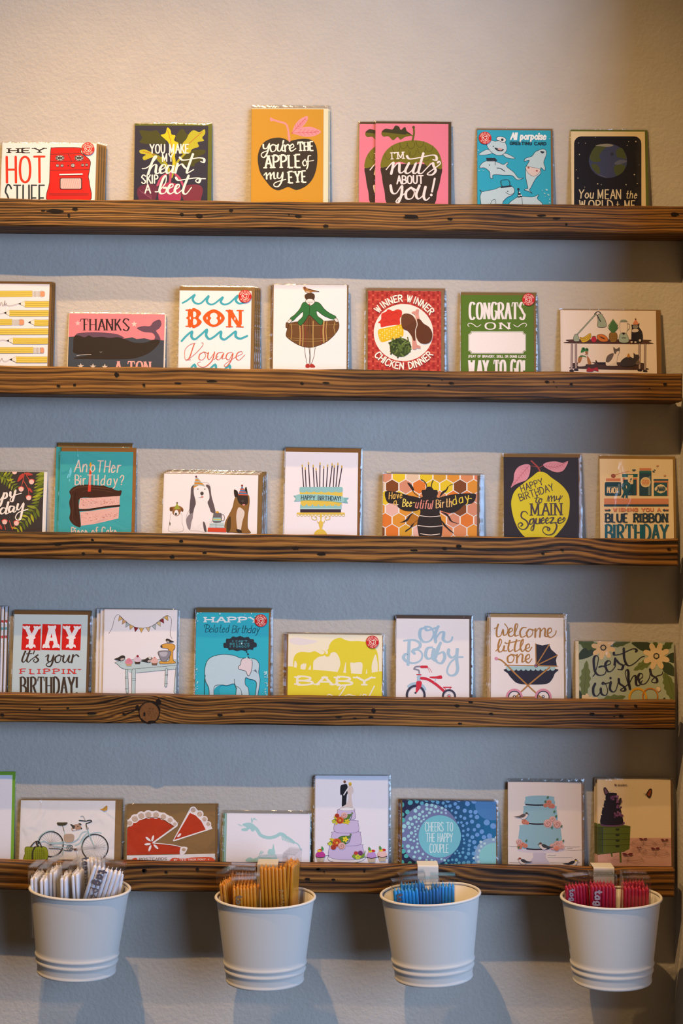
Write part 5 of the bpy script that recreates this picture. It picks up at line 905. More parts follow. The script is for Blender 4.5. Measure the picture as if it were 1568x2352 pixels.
def a_ohbaby(A):
    b = 'a9c4d2'
    A.B(b, 27, (345, 185, 305, 200, 300, 260, 330, 300, 385, 290, 412, 235, 390, 185, 345, 178, 355, 205, 385, 200, 430, 185), (450, 175, 440, 190, 425, 240, 428, 300), (432, 270, 465, 225, 495, 225, 490, 280, 520, 302, 555, 290, 565, 262), (168, 292, 215, 285, 260, 288, 298, 310, 295, 345, 245, 365), (212, 292, 206, 400, 202, 485), (205, 400, 180, 402, 165, 430, 190, 460, 250, 475, 305, 450, 318, 400, 285, 365, 240, 375, 255, 395),
        (400, 345, 360, 355, 345, 410, 370, 440, 405, 415, 415, 350, 402, 430, 435, 455), (468, 310, 435, 380, 420, 450), (432, 430, 455, 360, 468, 310), (450, 400, 490, 385, 502, 430, 475, 475, 435, 465), (535, 365, 532, 400, 560, 430, 600, 400, 606, 350, 600, 440, 608, 520, 590, 565, 545, 575, 522, 540, 545, 475, 600, 430, 650, 425), th=.55)
    r, k = 'cf3040', '3c3c4c'
    A.S('8f8c98', 14, 295, 570, 290, 535, 265, 525, 252, 522, 265, 505, 300, 502); A.Z(r, 22, 312, 505, 355, 505); A.S(r, 3, 355, 505, 380, 520, 398, 550); A.S(r, 3, 358, 508, 375, 535, 378, 550)
    A.Z('a9c4d2', 30, 292, 575, 290, 625); A.Z(r, 10, 275, 568, 308, 570); A.S('a9c4d2', 20, 205, 665, 235, 645, 280, 640, 320, 658, 342, 688)
    A.S(r, 22, 310, 598, 360, 605, 420, 640, 470, 680, 505, 712); A.F(r, 382, 585, 430, 582, 475, 575, 478, 602, 430, 602, 384, 595); A.Z('a9c4d2', 6, 430, 600, 420, 630); A.Z(r, 9, 492, 672, 556, 672); A.Z(r, 6, 500, 676, 515, 695); A.Z(r, 6, 550, 676, 540, 695)
    A.ring(k, 265, 738, 73, 18, 78); A.ring('c9c4cc', 265, 738, 62, 3, 66); A.F(r, 272, 625, 312, 625, 310, 665, 290, 695, 265, 722, 268, 670); A.E(k, 263, 718, 8); A.ring(k, 537, 745, 50, 16); A.ring('c9c4cc', 537, 745, 40, 3); A.ring('8a8898', 537, 745, 15, 4); A.E(r, 537, 745, 7)
card(3, '4c', (105, 108), (703, 115), (103, 762), (702, 766), a_ohbaby, 'white greeting card reading Oh Baby above a red tricycle', 'tricycle', 'ece3e0', env='4e3e34', em=(0, 25, 20), n=2, shift=(5, 0))
def a_welcome(A):
    g, k, p = 'b07c3c', '2a2432', 'd98fa0'
    A.B(g, 15, (908, 192, 930, 180, 942, 152, 928, 200, 930, 255, 960, 250, 978, 200, 985, 245, 1010, 235, 1018, 190, 992, 152), (1030, 225, 1055, 208, 1050, 188, 1030, 200, 1025, 245, 1050, 255, 1075, 230, 1100, 165, 1085, 155, 1075, 200, 1078, 250, 1105, 245), (1170, 185, 1140, 185, 1118, 220, 1130, 262, 1165, 250), (1190, 200, 1172, 230, 1185, 262, 1215, 245, 1222, 210, 1195, 195, 1240, 205), (1245, 195, 1242, 262), (1244, 225, 1270, 190, 1285, 200, 1280, 260), (1282, 225, 1310, 190, 1325, 200, 1322, 250, 1345, 258), (1345, 235, 1375, 215, 1370, 188, 1348, 200, 1345, 245, 1370, 265, 1405, 240, 1414, 210),
        (920, 375, 945, 350, 968, 300, 955, 278, 940, 330, 945, 380, 972, 375, 985, 340), (990, 335, 985, 372, 1010, 372), (1035, 290, 1022, 350, 1032, 380, 1060, 365), (1090, 285, 1075, 340, 1078, 378, 1110, 365), (1005, 315, 1060, 302, 1118, 290), (1110, 365, 1140, 315, 1145, 280, 1128, 300, 1122, 350, 1138, 378, 1165, 355), (1168, 355, 1195, 345, 1192, 318, 1170, 330, 1165, 365, 1190, 378, 1215, 345),
        (1045, 405, 1018, 425, 1022, 465, 1055, 465, 1070, 425, 1045, 402, 1085, 412), (1095, 405, 1092, 470), (1094, 440, 1120, 402, 1140, 410, 1136, 465, 1165, 450), (1168, 445, 1195, 432, 1192, 402, 1168, 420, 1165, 455, 1190, 472, 1215, 440), th=.55)
    A.E(g, 998, 308, 7)
    A.G(k, 1246, 316, 1300, 330, 1355, 318, 1372, 360, 1424, 408, 1412, 450, 1420, 497, 1250, 492)
    for x, y in ((1246, 316), (1358, 320), (1425, 410), (1422, 500)): A.Z(g, 9, 1250, 494, x, y)
    A.F(k, 1010, 520, 1405, 520, 1402, 560, 1375, 615, 1330, 645, 1200, 650, 1100, 640, 1050, 600, 1020, 560)
    A.R('a9c8c8', 1004, 500, 1408, 522)
    for q in range(10): A.E('a9c8c8', 1027 + q * 39.8, 520, 19, 17, n=14)
    A.Z(g, 8, 995, 490, 1420, 500); A.E(k, 1250, 495, 15); A.E(p, 1250, 495, 10); A.E(k, 1250, 495, 6); A.S(g, 12, 925, 440, 960, 448, 1000, 480, 1080, 560, 1180, 655, 1300, 765); A.S(g, 12, 1360, 510, 1180, 660, 1075, 760); A.E(p, 924, 437, 14); A.S(g, 10, 1060, 752, 1300, 752)
    for x in (1072, 1308): A.ring(p, x, 752, 60, 18); A.ring(k, x, 752, 48, 7); A.ring(k, x, 748, 9, 5); A.E('ece3e0', x, 748, 5)
card(3, '4c', (880, 98), (1475, 103), (875, 772), (1475, 776), a_welcome, 'white greeting card reading Welcome little one with a navy pram', 'navy pram', 'ede2dc', env='9a7f52', em=(2, 28, 26), n=3, shift=(-11, 0), sm=(7, 4, 6))
def a_wishes(A):
    d, m, l = '2f3f2c', '4d5e28', '66743e'
    def oak(c, x0, y0, x1, y1, w, n=4):
        dx, dy = x1 - x0, y1 - y0; p = []
        for sgn in (1, -1):
            seq = []
            for k in range(n * 2 + 1):
                t = k / (n * 2); ww = w * math.sin(math.pi * min(1, t * .85 + .12)) * (1 if k % 2 else .72); seq.append((x0 + dx * t - dy * ww * sgn, y0 + dy * t + dx * ww * sgn))
            p += seq if sgn == 1 else [(x1, y1)] + seq[::-1]
        A.fill(c, catmull(p, True, 3)); A.Z('33401f', 3, x0, y0, x0 + dx * .9, y0 + dy * .9)
    A.F(d, 215, 420, 225, 340, 300, 262, 420, 240, 470, 262, 430, 340, 330, 400); oak(m, 470, 270, 190, 170, .26); oak(m, 610, 250, 890, 190, .14); oak(l, 285, 890, 320, 440, .17, 5)
    A.F(d, 905, 200, 1100, 195, 1160, 240, 1160, 330, 1040, 310, 960, 260); oak(m, 1215, 300, 1205, 170, .35, 3); oak(m, 1270, 350, 1440, 170, .24); oak(l, 1170, 430, 930, 560, .22); A.F('33452c', 1290, 460, 1400, 470, 1470, 560, 1460, 640, 1340, 600, 1300, 540); A.F(d, 1340, 400, 1400, 345, 1470, 340, 1460, 460, 1390, 450); oak(l, 1330, 600, 1430, 960, .17, 5); oak(l, 470, 990, 820, 900, .2); A.F(d, 225, 820, 260, 880, 285, 960, 220, 960); oak(l, 1370, 640, 1480, 980, .18, 4); oak(d, 1300, 980, 1335, 915, .3, 2)
    c = 'e0c59c'
    def daisy(x, y, r, a0, n=8, skip=()):
        for k in range(n):
            if k in skip: continue
            a = a0 + 2 * math.pi * k / n; A.leaf(c, x, y, x + r * math.cos(a), y + r * math.sin(a), .24)
            A.E(c, x + r * .72 * math.cos(a), y + r * .72 * math.sin(a), r * .28, r * .2, math.degrees(a), 12)
        A.ring('2a2c30', x, y, 31, 12); A.E('cdb890', x, y, 24)
        for k in range(12): A.E('2a2c30', x + 38 * math.cos(k * .5236), y + 38 * math.sin(k * .5236), 6, n=7)
    daisy(536, 268, 158, .2); daisy(1223, 378, 180, .35); A.F(c, 258, 900, 270, 878, 300, 882, 315, 860, 345, 880, 355, 910, 385, 890, 400, 915, 440, 905, 465, 925, 440, 970, 280, 980)
    k = '272330'
    A.B(k, 32, (398, 640, 425, 605, 460, 480, 470, 395, 445, 370, 415, 400, 412, 480, 430, 580, 480, 625, 550, 610, 570, 550, 530, 505, 480, 520), (480, 520, 560, 500, 620, 480, 625, 445, 590, 440, 560, 490, 590, 570, 640, 570, 690, 510), (690, 410, 680, 500, 690, 420, 740, 470, 790, 500, 770, 550, 720, 545), (690, 510, 700, 412), (800, 280, 805, 400, 835, 480, 880, 500, 950, 460, 1020, 395, 1068, 378), (672, 335, 680, 362, 760, 350, 860, 305, 930, 280, 968, 300, 955, 318), (800, 500, 830, 470),
        (430, 735, 405, 790, 410, 870, 450, 895, 490, 850, 500, 790, 510, 860, 560, 885, 590, 840, 575, 760, 540, 715, 530, 740, 610, 720), (632, 715, 620, 800, 660, 840, 700, 810, 735, 680), (735, 675, 745, 730, 800, 770, 820, 810, 790, 830, 755, 815, 790, 790, 860, 740), (870, 800, 830, 650, 820, 580, 845, 550, 860, 590, 860, 680, 880, 800), (875, 720, 920, 640, 955, 640, 960, 740, 1000, 755, 1040, 690), (990, 690, 1040, 650, 1040, 610, 1005, 605, 985, 660, 1020, 735, 1080, 730, 1130, 660, 1145, 560), (1140, 550, 1160, 620, 1220, 660, 1230, 710, 1185, 720, 1160, 695, 1220, 640, 1290, 615, 1305, 580), th=.32)
    A.E(k, 628, 662, 15)
    for cx, cy, rx, col, w_ in ((982, 915, 108, 'd9a023', 26), (1142, 900, 98, 'c67a28', 15)): A.ring(col, cx, cy, rx, w_, rx * 1.08)
    A.ring('a85f20', 1142, 900, 90, 4, 98); A.FO('e6d2b0', 'b07038', 3, 1215, 800, 1235, 775, 1268, 785, 1275, 815, 1245, 840); A.Z('c08040', 5, 1228, 800, 1250, 840); A.Z('c08040', 5, 1278, 820, 1245, 842)
card(3, '4d', (207, 182), (1440, 200), (228, 955), (1460, 970), a_wishes, 'sage green greeting card with cream flowers reading best wishes', 'best wishes', 'a9b6a2', env='e6d8be', em=(44, -2, 6), sm=(5, 16, 6))
# ---------------------------------------------------------------- row five
card(4, '5a', (-715, 105), (160, 105), (-752, 1115), (122, 1115), lambda A: A.R('ebe6ea', -600, 300, -590, 302), 'white card with a bright green envelope, cut off beside the bicycle card', 'green envelope', 'e9e5e9', env='7fae3a', em=(0, 42, 36), n=1, sm=(4, 4, 8))
def a_bike(A):
    k, b, g = '3a342e', 'a9c6c8', '6e6a66'
    for cx, cy, rx, ry in ((1140, 975, 158, 158), (610, 935, 150, 152)):
        for q in range(26): A.Z('8e8a88', 2, cx, cy, cx + rx * math.cos(q * .2417), cy + ry * math.sin(q * .2417))
        A.ring(k, cx, cy, rx, 14, ry); A.ring('c2c6c6', cx, cy, rx - 12, 5, ry - 12); A.E(g, cx, cy, 12)
    A.S(b, 10, 975, 960, 1000, 880, 1060, 825, 1150, 795, 1215, 800); A.S(b, 12, 455, 900, 490, 830, 570, 780, 650, 775)
    for f in ((790, 910, 870, 915, 940, 870, 985, 800, 1040, 780), (905, 950, 960, 920, 1000, 850, 1060, 790), (620, 930, 720, 925, 800, 940, 860, 950), (600, 925, 700, 915, 790, 905), (640, 960, 760, 975, 850, 970)): A.S(b, 11, *f)
    A.S('7f9a9c', 4, 1045, 745, 1070, 830, 1135, 970); A.S(b, 10, 1055, 760, 1085, 850, 1140, 972); A.S(b, 9, 770, 770, 790, 850, 805, 920); A.Z(g, 8, 752, 712, 770, 775); A.S(b, 8, 440, 960, 520, 900, 600, 930)
    A.F('4b4532', 686, 676, 740, 674, 806, 674, 806, 690, 770, 712, 700, 710)
    A.S(k, 12, 1042, 740, 1035, 690, 1060, 680, 1100, 662, 1085, 648, 1045, 655); A.S(k, 12, 952, 650, 1000, 655, 1035, 658); A.S('b8b2b0', 10, 970, 600, 1000, 600, 1020, 640); A.E('a09a98', 1050, 745, 16)
    A.F('b8a08a', 770, 830, 800, 812, 885, 820, 880, 900, 800, 915, 770, 880); A.F('b48f76', 860, 750, 880, 710, 920, 695, 960, 705, 985, 745, 970, 755, 930, 765, 900, 770, 870, 775); A.F('4a4440', 845, 695, 870, 700, 900, 720, 885, 755, 865, 725); A.F('4a4440', 940, 690, 965, 682, 980, 705, 955, 700); A.E(k, 978, 745, 9); A.E(k, 935, 722, 6); A.E('e8e0da', 890, 760, 22, 9)
    A.ring(g, 840, 980, 36, 8); A.ring(g, 840, 980, 18, 8); A.Z(g, 10, 840, 980, 905, 1000); A.R('6a4a34', 890, 985, 930, 1012); A.S(g, 10, 590, 985, 700, 990, 800, 1010, 860, 1010); A.Z(b, 9, 760, 1010, 748, 1065)
    A.FO('8e9a2a', '4a4c1c', 5, 308, 972, 400, 970, 556, 975, 554, 1130, 300, 1130, 302, 1050)
    for q in range(9):
        for j in range(6): A.Z('4f5418', 4, 325 + q * 25, 998 + j * 21, 333 + q * 25, 1010 + j * 21)
    A.S(k, 16, 425, 965, 395, 1020, 390, 1120); A.S(k, 12, 370, 965, 420, 910, 470, 905, 505, 975); A.S(k, 18, 440, 905, 450, 960)
    A.F('b98a3c', 1202, 518, 1240, 505, 1285, 470, 1290, 500, 1282, 525, 1250, 538, 1230, 525); A.Z('5a4018', 3, 1245, 520, 1282, 475)
card(4, '5a', (265, 405), (1393, 412), (222, 1120), (1365, 1125), a_bike, 'landscape white greeting card with a dog riding a pale blue bicycle', 'bicycle', 'e8e2de', env='8a6a42', em=(0, 6, 78), n=2, shift=(10, 0), sm=(5, 24, 20), crinkle=True)
def a_post(A):
    r, W = 'b53a1e', 'eae0dc'
    A.S('c4a27c', 6, 60, 90, 800, 90)
    A.F(W, 60, 285, 78, 225, 110, 190, 160, 165, 230, 148, 300, 150, 370, 165, 430, 200, 468, 240, 465, 265, 430, 260, 330, 210, 200, 215, 120, 240)
    A.G(r, 60, 300, 110, 250, 160, 222, 240, 200, 320, 200, 380, 222, 440, 262, 276, 396, 440, 418, 500, 430, 485, 482, 60, 490)
    for q, (x, y, R_) in enumerate(((95, 238, 28), (135, 205, 34), (185, 182, 34), (240, 172, 34), (300, 174, 32), (358, 188, 30), (410, 214, 28), (448, 244, 20))):
        A.E(W, x, y, R_); A.E('b8987a', x, y + 3, R_ * .72, R_ * .66)
        for d in range(-2, 3): A.Z(W, 2, x + d * 9 - 9, y + R_ * .55, x + d * 9 + 9, y - R_ * .5)
    A.S('7a4a24', 4, 190, 215, 260, 195, 340, 205, 432, 262); A.Z(W, 12, 462, 262, 278, 394); A.S(W, 6, 276, 396, 380, 405, 450, 415, 500, 428)
    A.F(W, 495, 430, 540, 428, 545, 445, 520, 484, 488, 484); A.E('b8987a', 518, 448, 16, 12)
    A.G(W, 570, 118, 600, 112, 640, 150, 680, 195, 728, 250, 742, 285, 440, 384, 432, 378); A.G(r, 566, 160, 610, 180, 655, 225, 690, 292, 442, 372)
    for x, y, R_ in ((592, 138, 24), (643, 170, 26), (680, 210, 22), (710, 248, 20)):
        A.E(W, x, y, R_ * 1.15); A.E('b8987a', x, y, R_ * .75)
        for d in range(-1, 2): A.Z(W, 2, x + d * 9 - 8, y + R_ * .5, x + d * 9 + 8, y - R_ * .5)
    A.E(W, 482, 336, 20, 9, -45)
    for x, y, a in ((240, 366, 40), (275, 360, -75), (300, 425, 45), (253, 437, 110), (235, 405, -5)): A.E(W, x, y, 26, 9, a, 12)
    A.G('e4dedc', 60, 494, 500, 486, 800, 478, 800, 600, 60, 600)
    A.F('d9583a', 115, 522, 150, 514, 150, 560, 110, 560); A.T('8a7a74', 'POSTCARDS', 170, 532, 388, 528, 18, 5, 4)
    A.F('d9583a', 430, 514, 520, 518, 600, 508, 736, 508, 738, 560, 430, 560); A.T('eedcd4', 'BY TWO TRICK PONY', 440, 533, 690, 530, 12, 3.5, 3); A.star('eedcd4', 712, 524, 8, 4)
card(4, '5b', (82, 100), (767, 90), (72, 532), (762, 538), a_post, 'kraft card pack with red lace edged slices reading POSTCARDS', 'POSTCARDS', '8a6a42', env='7a5a36', em=(0, 0, 18), n=2, shift=(4, -4), sm=(5, 6, 6), crinkle=True)
def a_dragon(A):
    c = 'a5cfd0'
    A.S(c, 26, 1060, 265, 1090, 290, 1120, 335, 1180, 355, 1235, 345, 1275, 325, 1310, 340); A.S(c, 20, 1290, 335, 1340, 360, 1380, 392); A.S(c, 10, 1360, 380, 1410, 405, 1430, 440, 1440, 450)
    A.F(c, 975, 255, 1000, 240, 1040, 238, 1075, 262, 1070, 300, 1050, 305, 1035, 285, 1010, 302, 975, 300, 970, 285, 1010, 275)
    for x, y in ((945, 250), (985, 245), (1062, 205)): A.S(c, 7, x, y, x + 25, y + 12)
    A.G(c, 1050, 198, 1058, 235, 1048, 240, 1042, 205); A.S(c, 6, 1052, 225, 1075, 200)
    for q in range(8): A.Z(c, 7, 1280 + q * 12, 325 + q * 6, 1292 + q * 12, 372 + q * 4)
    A.F(c, 1005, 540, 1010, 520, 1040, 508, 1060, 520, 1090, 512, 1090, 545); A.F(c, 1175, 480, 1185, 445, 1210, 440, 1218, 400, 1228, 445, 1230, 480); A.S(c, 8, 1110, 485, 1125, 460); A.S(c, 8, 1125, 480, 1140, 465); A.F(c, 1080, 560, 1100, 500, 1150, 490, 1240, 485, 1230, 560)
card(4, '5b', (860, 162), (1508, 170), (845, 540), (1503, 545), a_dragon, 'landscape white card with a pale aqua dragon above the gold candles', 'aqua dragon', 'e8e4ea', env='8fbab6', em=(18, -2, 4), n=2, shift=(-13, 0), sm=(5, 24, 6))
def a_wedding(A):
    l, k = 'cdbbd8', '6a4a78'
    A.F('1f1f28', 300, 108, 325, 105, 335, 130, 334, 180, 328, 195, 322, 270, 318, 290, 290, 290, 290, 195, 278, 190, 276, 140, 282, 115); A.E('7a4c38', 311, 88, 10, 12)
    A.F('e0cabe', 335, 128, 345, 120, 366, 120, 374, 160, 365, 190, 368, 240, 372, 296, 300, 296, 280, 290, 320, 265, 338, 230, 340, 190, 332, 160); A.E('d0a028', 354, 106, 12, 14); A.E('e0b83a', 354, 100, 11, 9); A.S('eae2de', 9, 340, 135, 320, 165, 305, 190); A.S('c8b4ac', 3, 368, 125, 378, 150, 374, 180)
    for x0, x1, y0, y1 in ((192, 452, 575, 700), (212, 434, 476, 590), (234, 416, 388, 490), (255, 390, 300, 390)):
        m = (x0 + x1) / 2
        A.FO(l, k, 2.5, x0 + 5, y0 + 4, m, y0, x1 - 5, y0 + 4, x1, y0 + 18, x1 + 2, y1 - 14, m, y1, x0 - 2, y1 - 14, x0, y0 + 18)
    A.FO('eae4e2', '8a8288', 2, 275, 296, 320, 286, 376, 292, 388, 304, 330, 314, 278, 308)
    A.FO('eae4e4', '6a5a68', 2.5, 185, 676, 230, 692, 330, 700, 440, 690, 474, 668, 470, 690, 420, 715, 300, 724, 210, 712, 182, 694)
    A.S('3a2a38', 4, 84, 664, 190, 666); A.S('3a2a38', 4, 452, 678, 560, 680, 650, 685)
    for cx, cy, s in ((270, 380, 1.), (245, 555, 1.15)):
        g, y_ = '5a7a34', 'd6c02c'
        for dx, dy in ((-60, 15), (-45, -20), (-30, 45), (85, -10), (95, -35), (60, 35), (70, 15)): A.leaf(y_ if dx < 70 and dx > -50 else g, cx, cy, cx + dx * s, cy + dy * s, .25)
        A.S('4a6030', 4, cx + 40 * s, cy + 20, cx + 85 * s, cy + 5 * s, cx + 100 * s, cy - 45 * s)
        for q in range(5): A.E('5a7a4a', cx + (72 + q * 7) * s, cy - (5 + q * 11) * s, 8, 5, 40)
        A.rose('d35a2a', '8a2a18', cx + 5, cy + 8, 30 * s); A.rose('e2b0a6', 'a06058', cx + 38 * s, cy - 30 * s if s == 1 else cy + 35, 26 * s); A.rose('b8402a', '7a2418', cx - 18 * s, cy - 28 * s if s == 1 else cy + 45, 18 * s); A.flower('dcca30', cx + 62 * s, cy + 20 * s if s == 1 else cy - 18, 22, 5, 'c89a20'); A.flower('cfcc3a', cx - 42 * s, cy + 18, 16, 5)
        A.E('d8a63a', cx + 5, cy + 8, 9)
    A.F('7a9a3a', 370, 670, 395, 650, 440, 655, 470, 650, 455, 680, 400, 692); A.flower('c8cc3c', 415, 672, 24, 6); A.E('b23a3a', 400, 645, 15); A.E('7a3a72', 434, 645, 19); A.ring('5a2454', 434, 645, 10, 4); A.S('5a6a34', 4, 455, 655, 470, 640, 472, 628)
    for x, y, c in ((122, 656, 'b03a86'), (522, 660, 'b48ac2'), (606, 652, 'dcb4ac')):
        A.G('b9a890', x - 30, y + 20, x + 32, y + 20, x + 24, y + 58, x - 22, y + 58); A.F(c, x - 34, y + 15, x - 30, y - 12, x, y - 26, x + 28, y - 14, x + 36, y + 12, x, y + 24); A.S('3a2228', 6, x - 34, y + 18, x, y + 26, x + 36, y + 18); A.E('d8b82a', x - 6, y - 30, 17, 10); A.E('c0302a', x + (12 if x > 200 else -2), y - 32 if x > 200 else y - 34, 16, 10); A.E('d9bf30', x - 10, y - 28, 14, 9); A.leaf('4a8a4a', x + (18 if x < 200 else -12), y - 30, x + (12 if x < 200 else -20), y - 64, .3)
card(4, '5c', (85, 40), (640, 38), (78, 718), (655, 725), a_wedding, 'white greeting card with a bride and groom atop a lilac wedding cake', 'lilac wedding cake', 'ebe5e8', env='e0d8d8', em=(6, 0, 4), n=2, shift=(5, 0), sm=(9, 6, 16))
def a_cheers(A):
    rr = random.Random(9)
    t = lambda a, b, f: '%02x%02x%02x' % tuple(int(int(a[i:i + 2], 16) * (1 - f) + int(b[i:i + 2], 16) * f) for i in (0, 2, 4))
    for q in range(15): A.R(t('2b2946', '1f6fa0', q / 14), 740 + q * 51, 200, 792 + q * 51, 800)
    A.E('6f78a0', 975, 500, 232, 240, 0, 40)
    A.E('4a80b8', 1465, 260, 135, 130, 0, 30)
    A.E('8aa8c4', 1470, 670, 145, 145, 0, 30)
    pts = []; A.z += 4e-6; A.st = 0
    for q in range(2600):
        x, y = rr.uniform(750, 1500), rr.uniform(225, 745)
        d = math.hypot(x - 1055, (y - 515)); d2 = math.hypot(x - 1465, y - 260); d3 = math.hypot(x - 1480, y - 675)
        if d < 178 or d2 < 138 or d3 < 122: continue
        r = max(8, min(24, 9 + (d - 178) * .07)) * rr.uniform(.85, 1.12)
        if d3 < 160: r = 11
        if any((x - a) ** 2 + (y - b) ** 2 < (r + c + 4) ** 2 for a, b, c in pts): continue
        pts.append((x, y, r))
        ins = (x - 975) ** 2 / 232 ** 2 + (y - 500) ** 2 / 240 ** 2 < 1
        c = '9fd2d4' if ins and x < 1100 else 'a4bedc' if ins else 'b9d4d8' if d3 < 160 else t('4fb3a8', '6f9fd8', min(1, max(0, (x - 780) / 500 - (y - 400) / 900)))
        A.E(c, x, y, r * rr.uniform(.88, 1.1), r, rr.uniform(0, 90), 9)
    A.st = 4e-6
    A.E('74bcc6', 1055, 515, 166, 166, 0, 44); A.E('8cc9c8', 1480, 675, 118, 108, 0, 30)
    W = 'd3e6e4'
    A.T(W, 'CHEERS TO', 940, 474, 1160, 474, 68, 6, 5, sp=3); A.T(W, 'THE HAPPY', 945, 556, 1158, 558, 66, 6, 5, sp=3); A.T(W, 'COUPLE', 975, 640, 1125, 642, 66, 6, 5, sp=3)
card(4, '5c', (765, 230), (1497, 243), (755, 728), (1493, 738), a_cheers, 'landscape blue dotted greeting card reading CHEERS TO THE HAPPY COUPLE', 'blue dotted CHEERS', '2f4a78', env='7a5a34', em=(12, 0, 10), n=3, shift=(-9, 0), sm=(5, 12, 6))
def bird5(A, x, y, d, s=1., cap='5a3a2c', body='3a3634', belly='cfc0b8'):
    A.F(belly, x - 20 * d * s, y + 4 * s, x + 10 * d * s, y - 20 * s, x + 38 * d * s, y - 30 * s, x + 46 * d * s, y - 14 * s, x + 34 * d * s, y + 10 * s, x + 5 * d * s, y + 24 * s); A.F(body, x - 72 * d * s, y + 2 * s, x - 30 * d * s, y - 4 * s, x + 5 * d * s, y - 22 * s, x + 28 * d * s, y - 16 * s, x + 10 * d * s, y + 6 * s, x - 25 * d * s, y + 10 * s); A.F(cap, x + 22 * d * s, y - 26 * s, x + 34 * d * s, y - 36 * s, x + 46 * d * s, y - 26 * s, x + 44 * d * s, y - 18 * s, x + 30 * d * s, y - 20 * s); A.Z('3a3030', 4 * s, x + 44 * d * s, y - 22 * s, x + 54 * d * s, y - 18 * s)
def a_bluecake(A):
    b, k = '93b8c0', '2c2028'
    for y, x0, x1 in ((637, 105, 180), (640, 570, 700), (668, 560, 720), (728, 430, 640), (772, 110, 260), (775, 450, 700), (712, 430, 500), (655, 590, 640)): A.S('4a4244', 2.5, x0, y, (x0 + x1) / 2, y + 3, x1, y + 1)
    A.F('cbbcc4', 312, 690, 410, 688, 414, 730, 446, 775, 430, 786, 290, 784, 272, 775, 308, 730); A.F('d8c9ce', 172, 665, 250, 655, 460, 655, 565, 668, 520, 685, 370, 692, 220, 684)
    for x0, x1, y0, y1 in ((194, 538, 452, 650), (228, 504, 290, 445), (243, 484, 212, 292)):
        m = (x0 + x1) / 2
        A.F(b, x0 + 8, y0 + 6, m, y0 - 2, x1 - 8, y0 + 6, x1, y0 + 30, x1, y1 - 5, m, y1 + 5, x0, y1 - 5, x0, y0 + 30)
    for x0, x1, y in ((247, 400, 287), (270, 400, 447), (255, 380, 660)): A.S(k, 12, x0, y - 2, (x0 + x1) / 2, y + 3, x1, y + 2)
    A.S(k, 10, 380, 662, 440, 658)
    c, d = 'd9876a', '9a4a38'
    for x, y, r, f in ((440, 268, 24, 0), (412, 292, 20, 0), (470, 298, 22, 0), (448, 300, 16, 0), (235, 430, 24, 0), (258, 440, 16, 0), (432, 445, 38, 1), (470, 410, 28, 1), (510, 452, 36, 1), (190, 600, 26, 1), (222, 622, 20, 0), (195, 640, 22, 0), (242, 632, 20, 0), (475, 640, 30, 1), (510, 620, 30, 1), (545, 640, 26, 1), (505, 655, 22, 0), (540, 605, 18, 1)): A.rose('ddaa9e' if f else c, 'a8685e' if f else d, x, y, r)
    for x, y in ((405, 270), (425, 235), (480, 355), (495, 395), (220, 408), (460, 488), (245, 600), (180, 655), (505, 588), (555, 600), (540, 478)): A.leaf('4a6a44', x, y, x + 12, y - 22, .3)
    bird5(A, 218, 385, 1, 1.0, '4a3a34', '584c46'); bird5(A, 405, 640, -1, 1.05); bird5(A, 230, 765, -1, 1.0, '8a3a24'); bird5(A, 630, 780, 1, 1.05, '241f20', '2a2628'); A.E('cfae3a', 668, 758, 9, 6)
card(4, '5d', (93, 95), (707, 97), (95, 795), (720, 803), a_bluecake, 'white greeting card with a three tier blue cake, roses and birds', 'blue rose cake', 'ead8cc', env='8a6a4c', em=(0, 0, 18), n=2, shift=(8, 0), sm=(6, 28, 8))
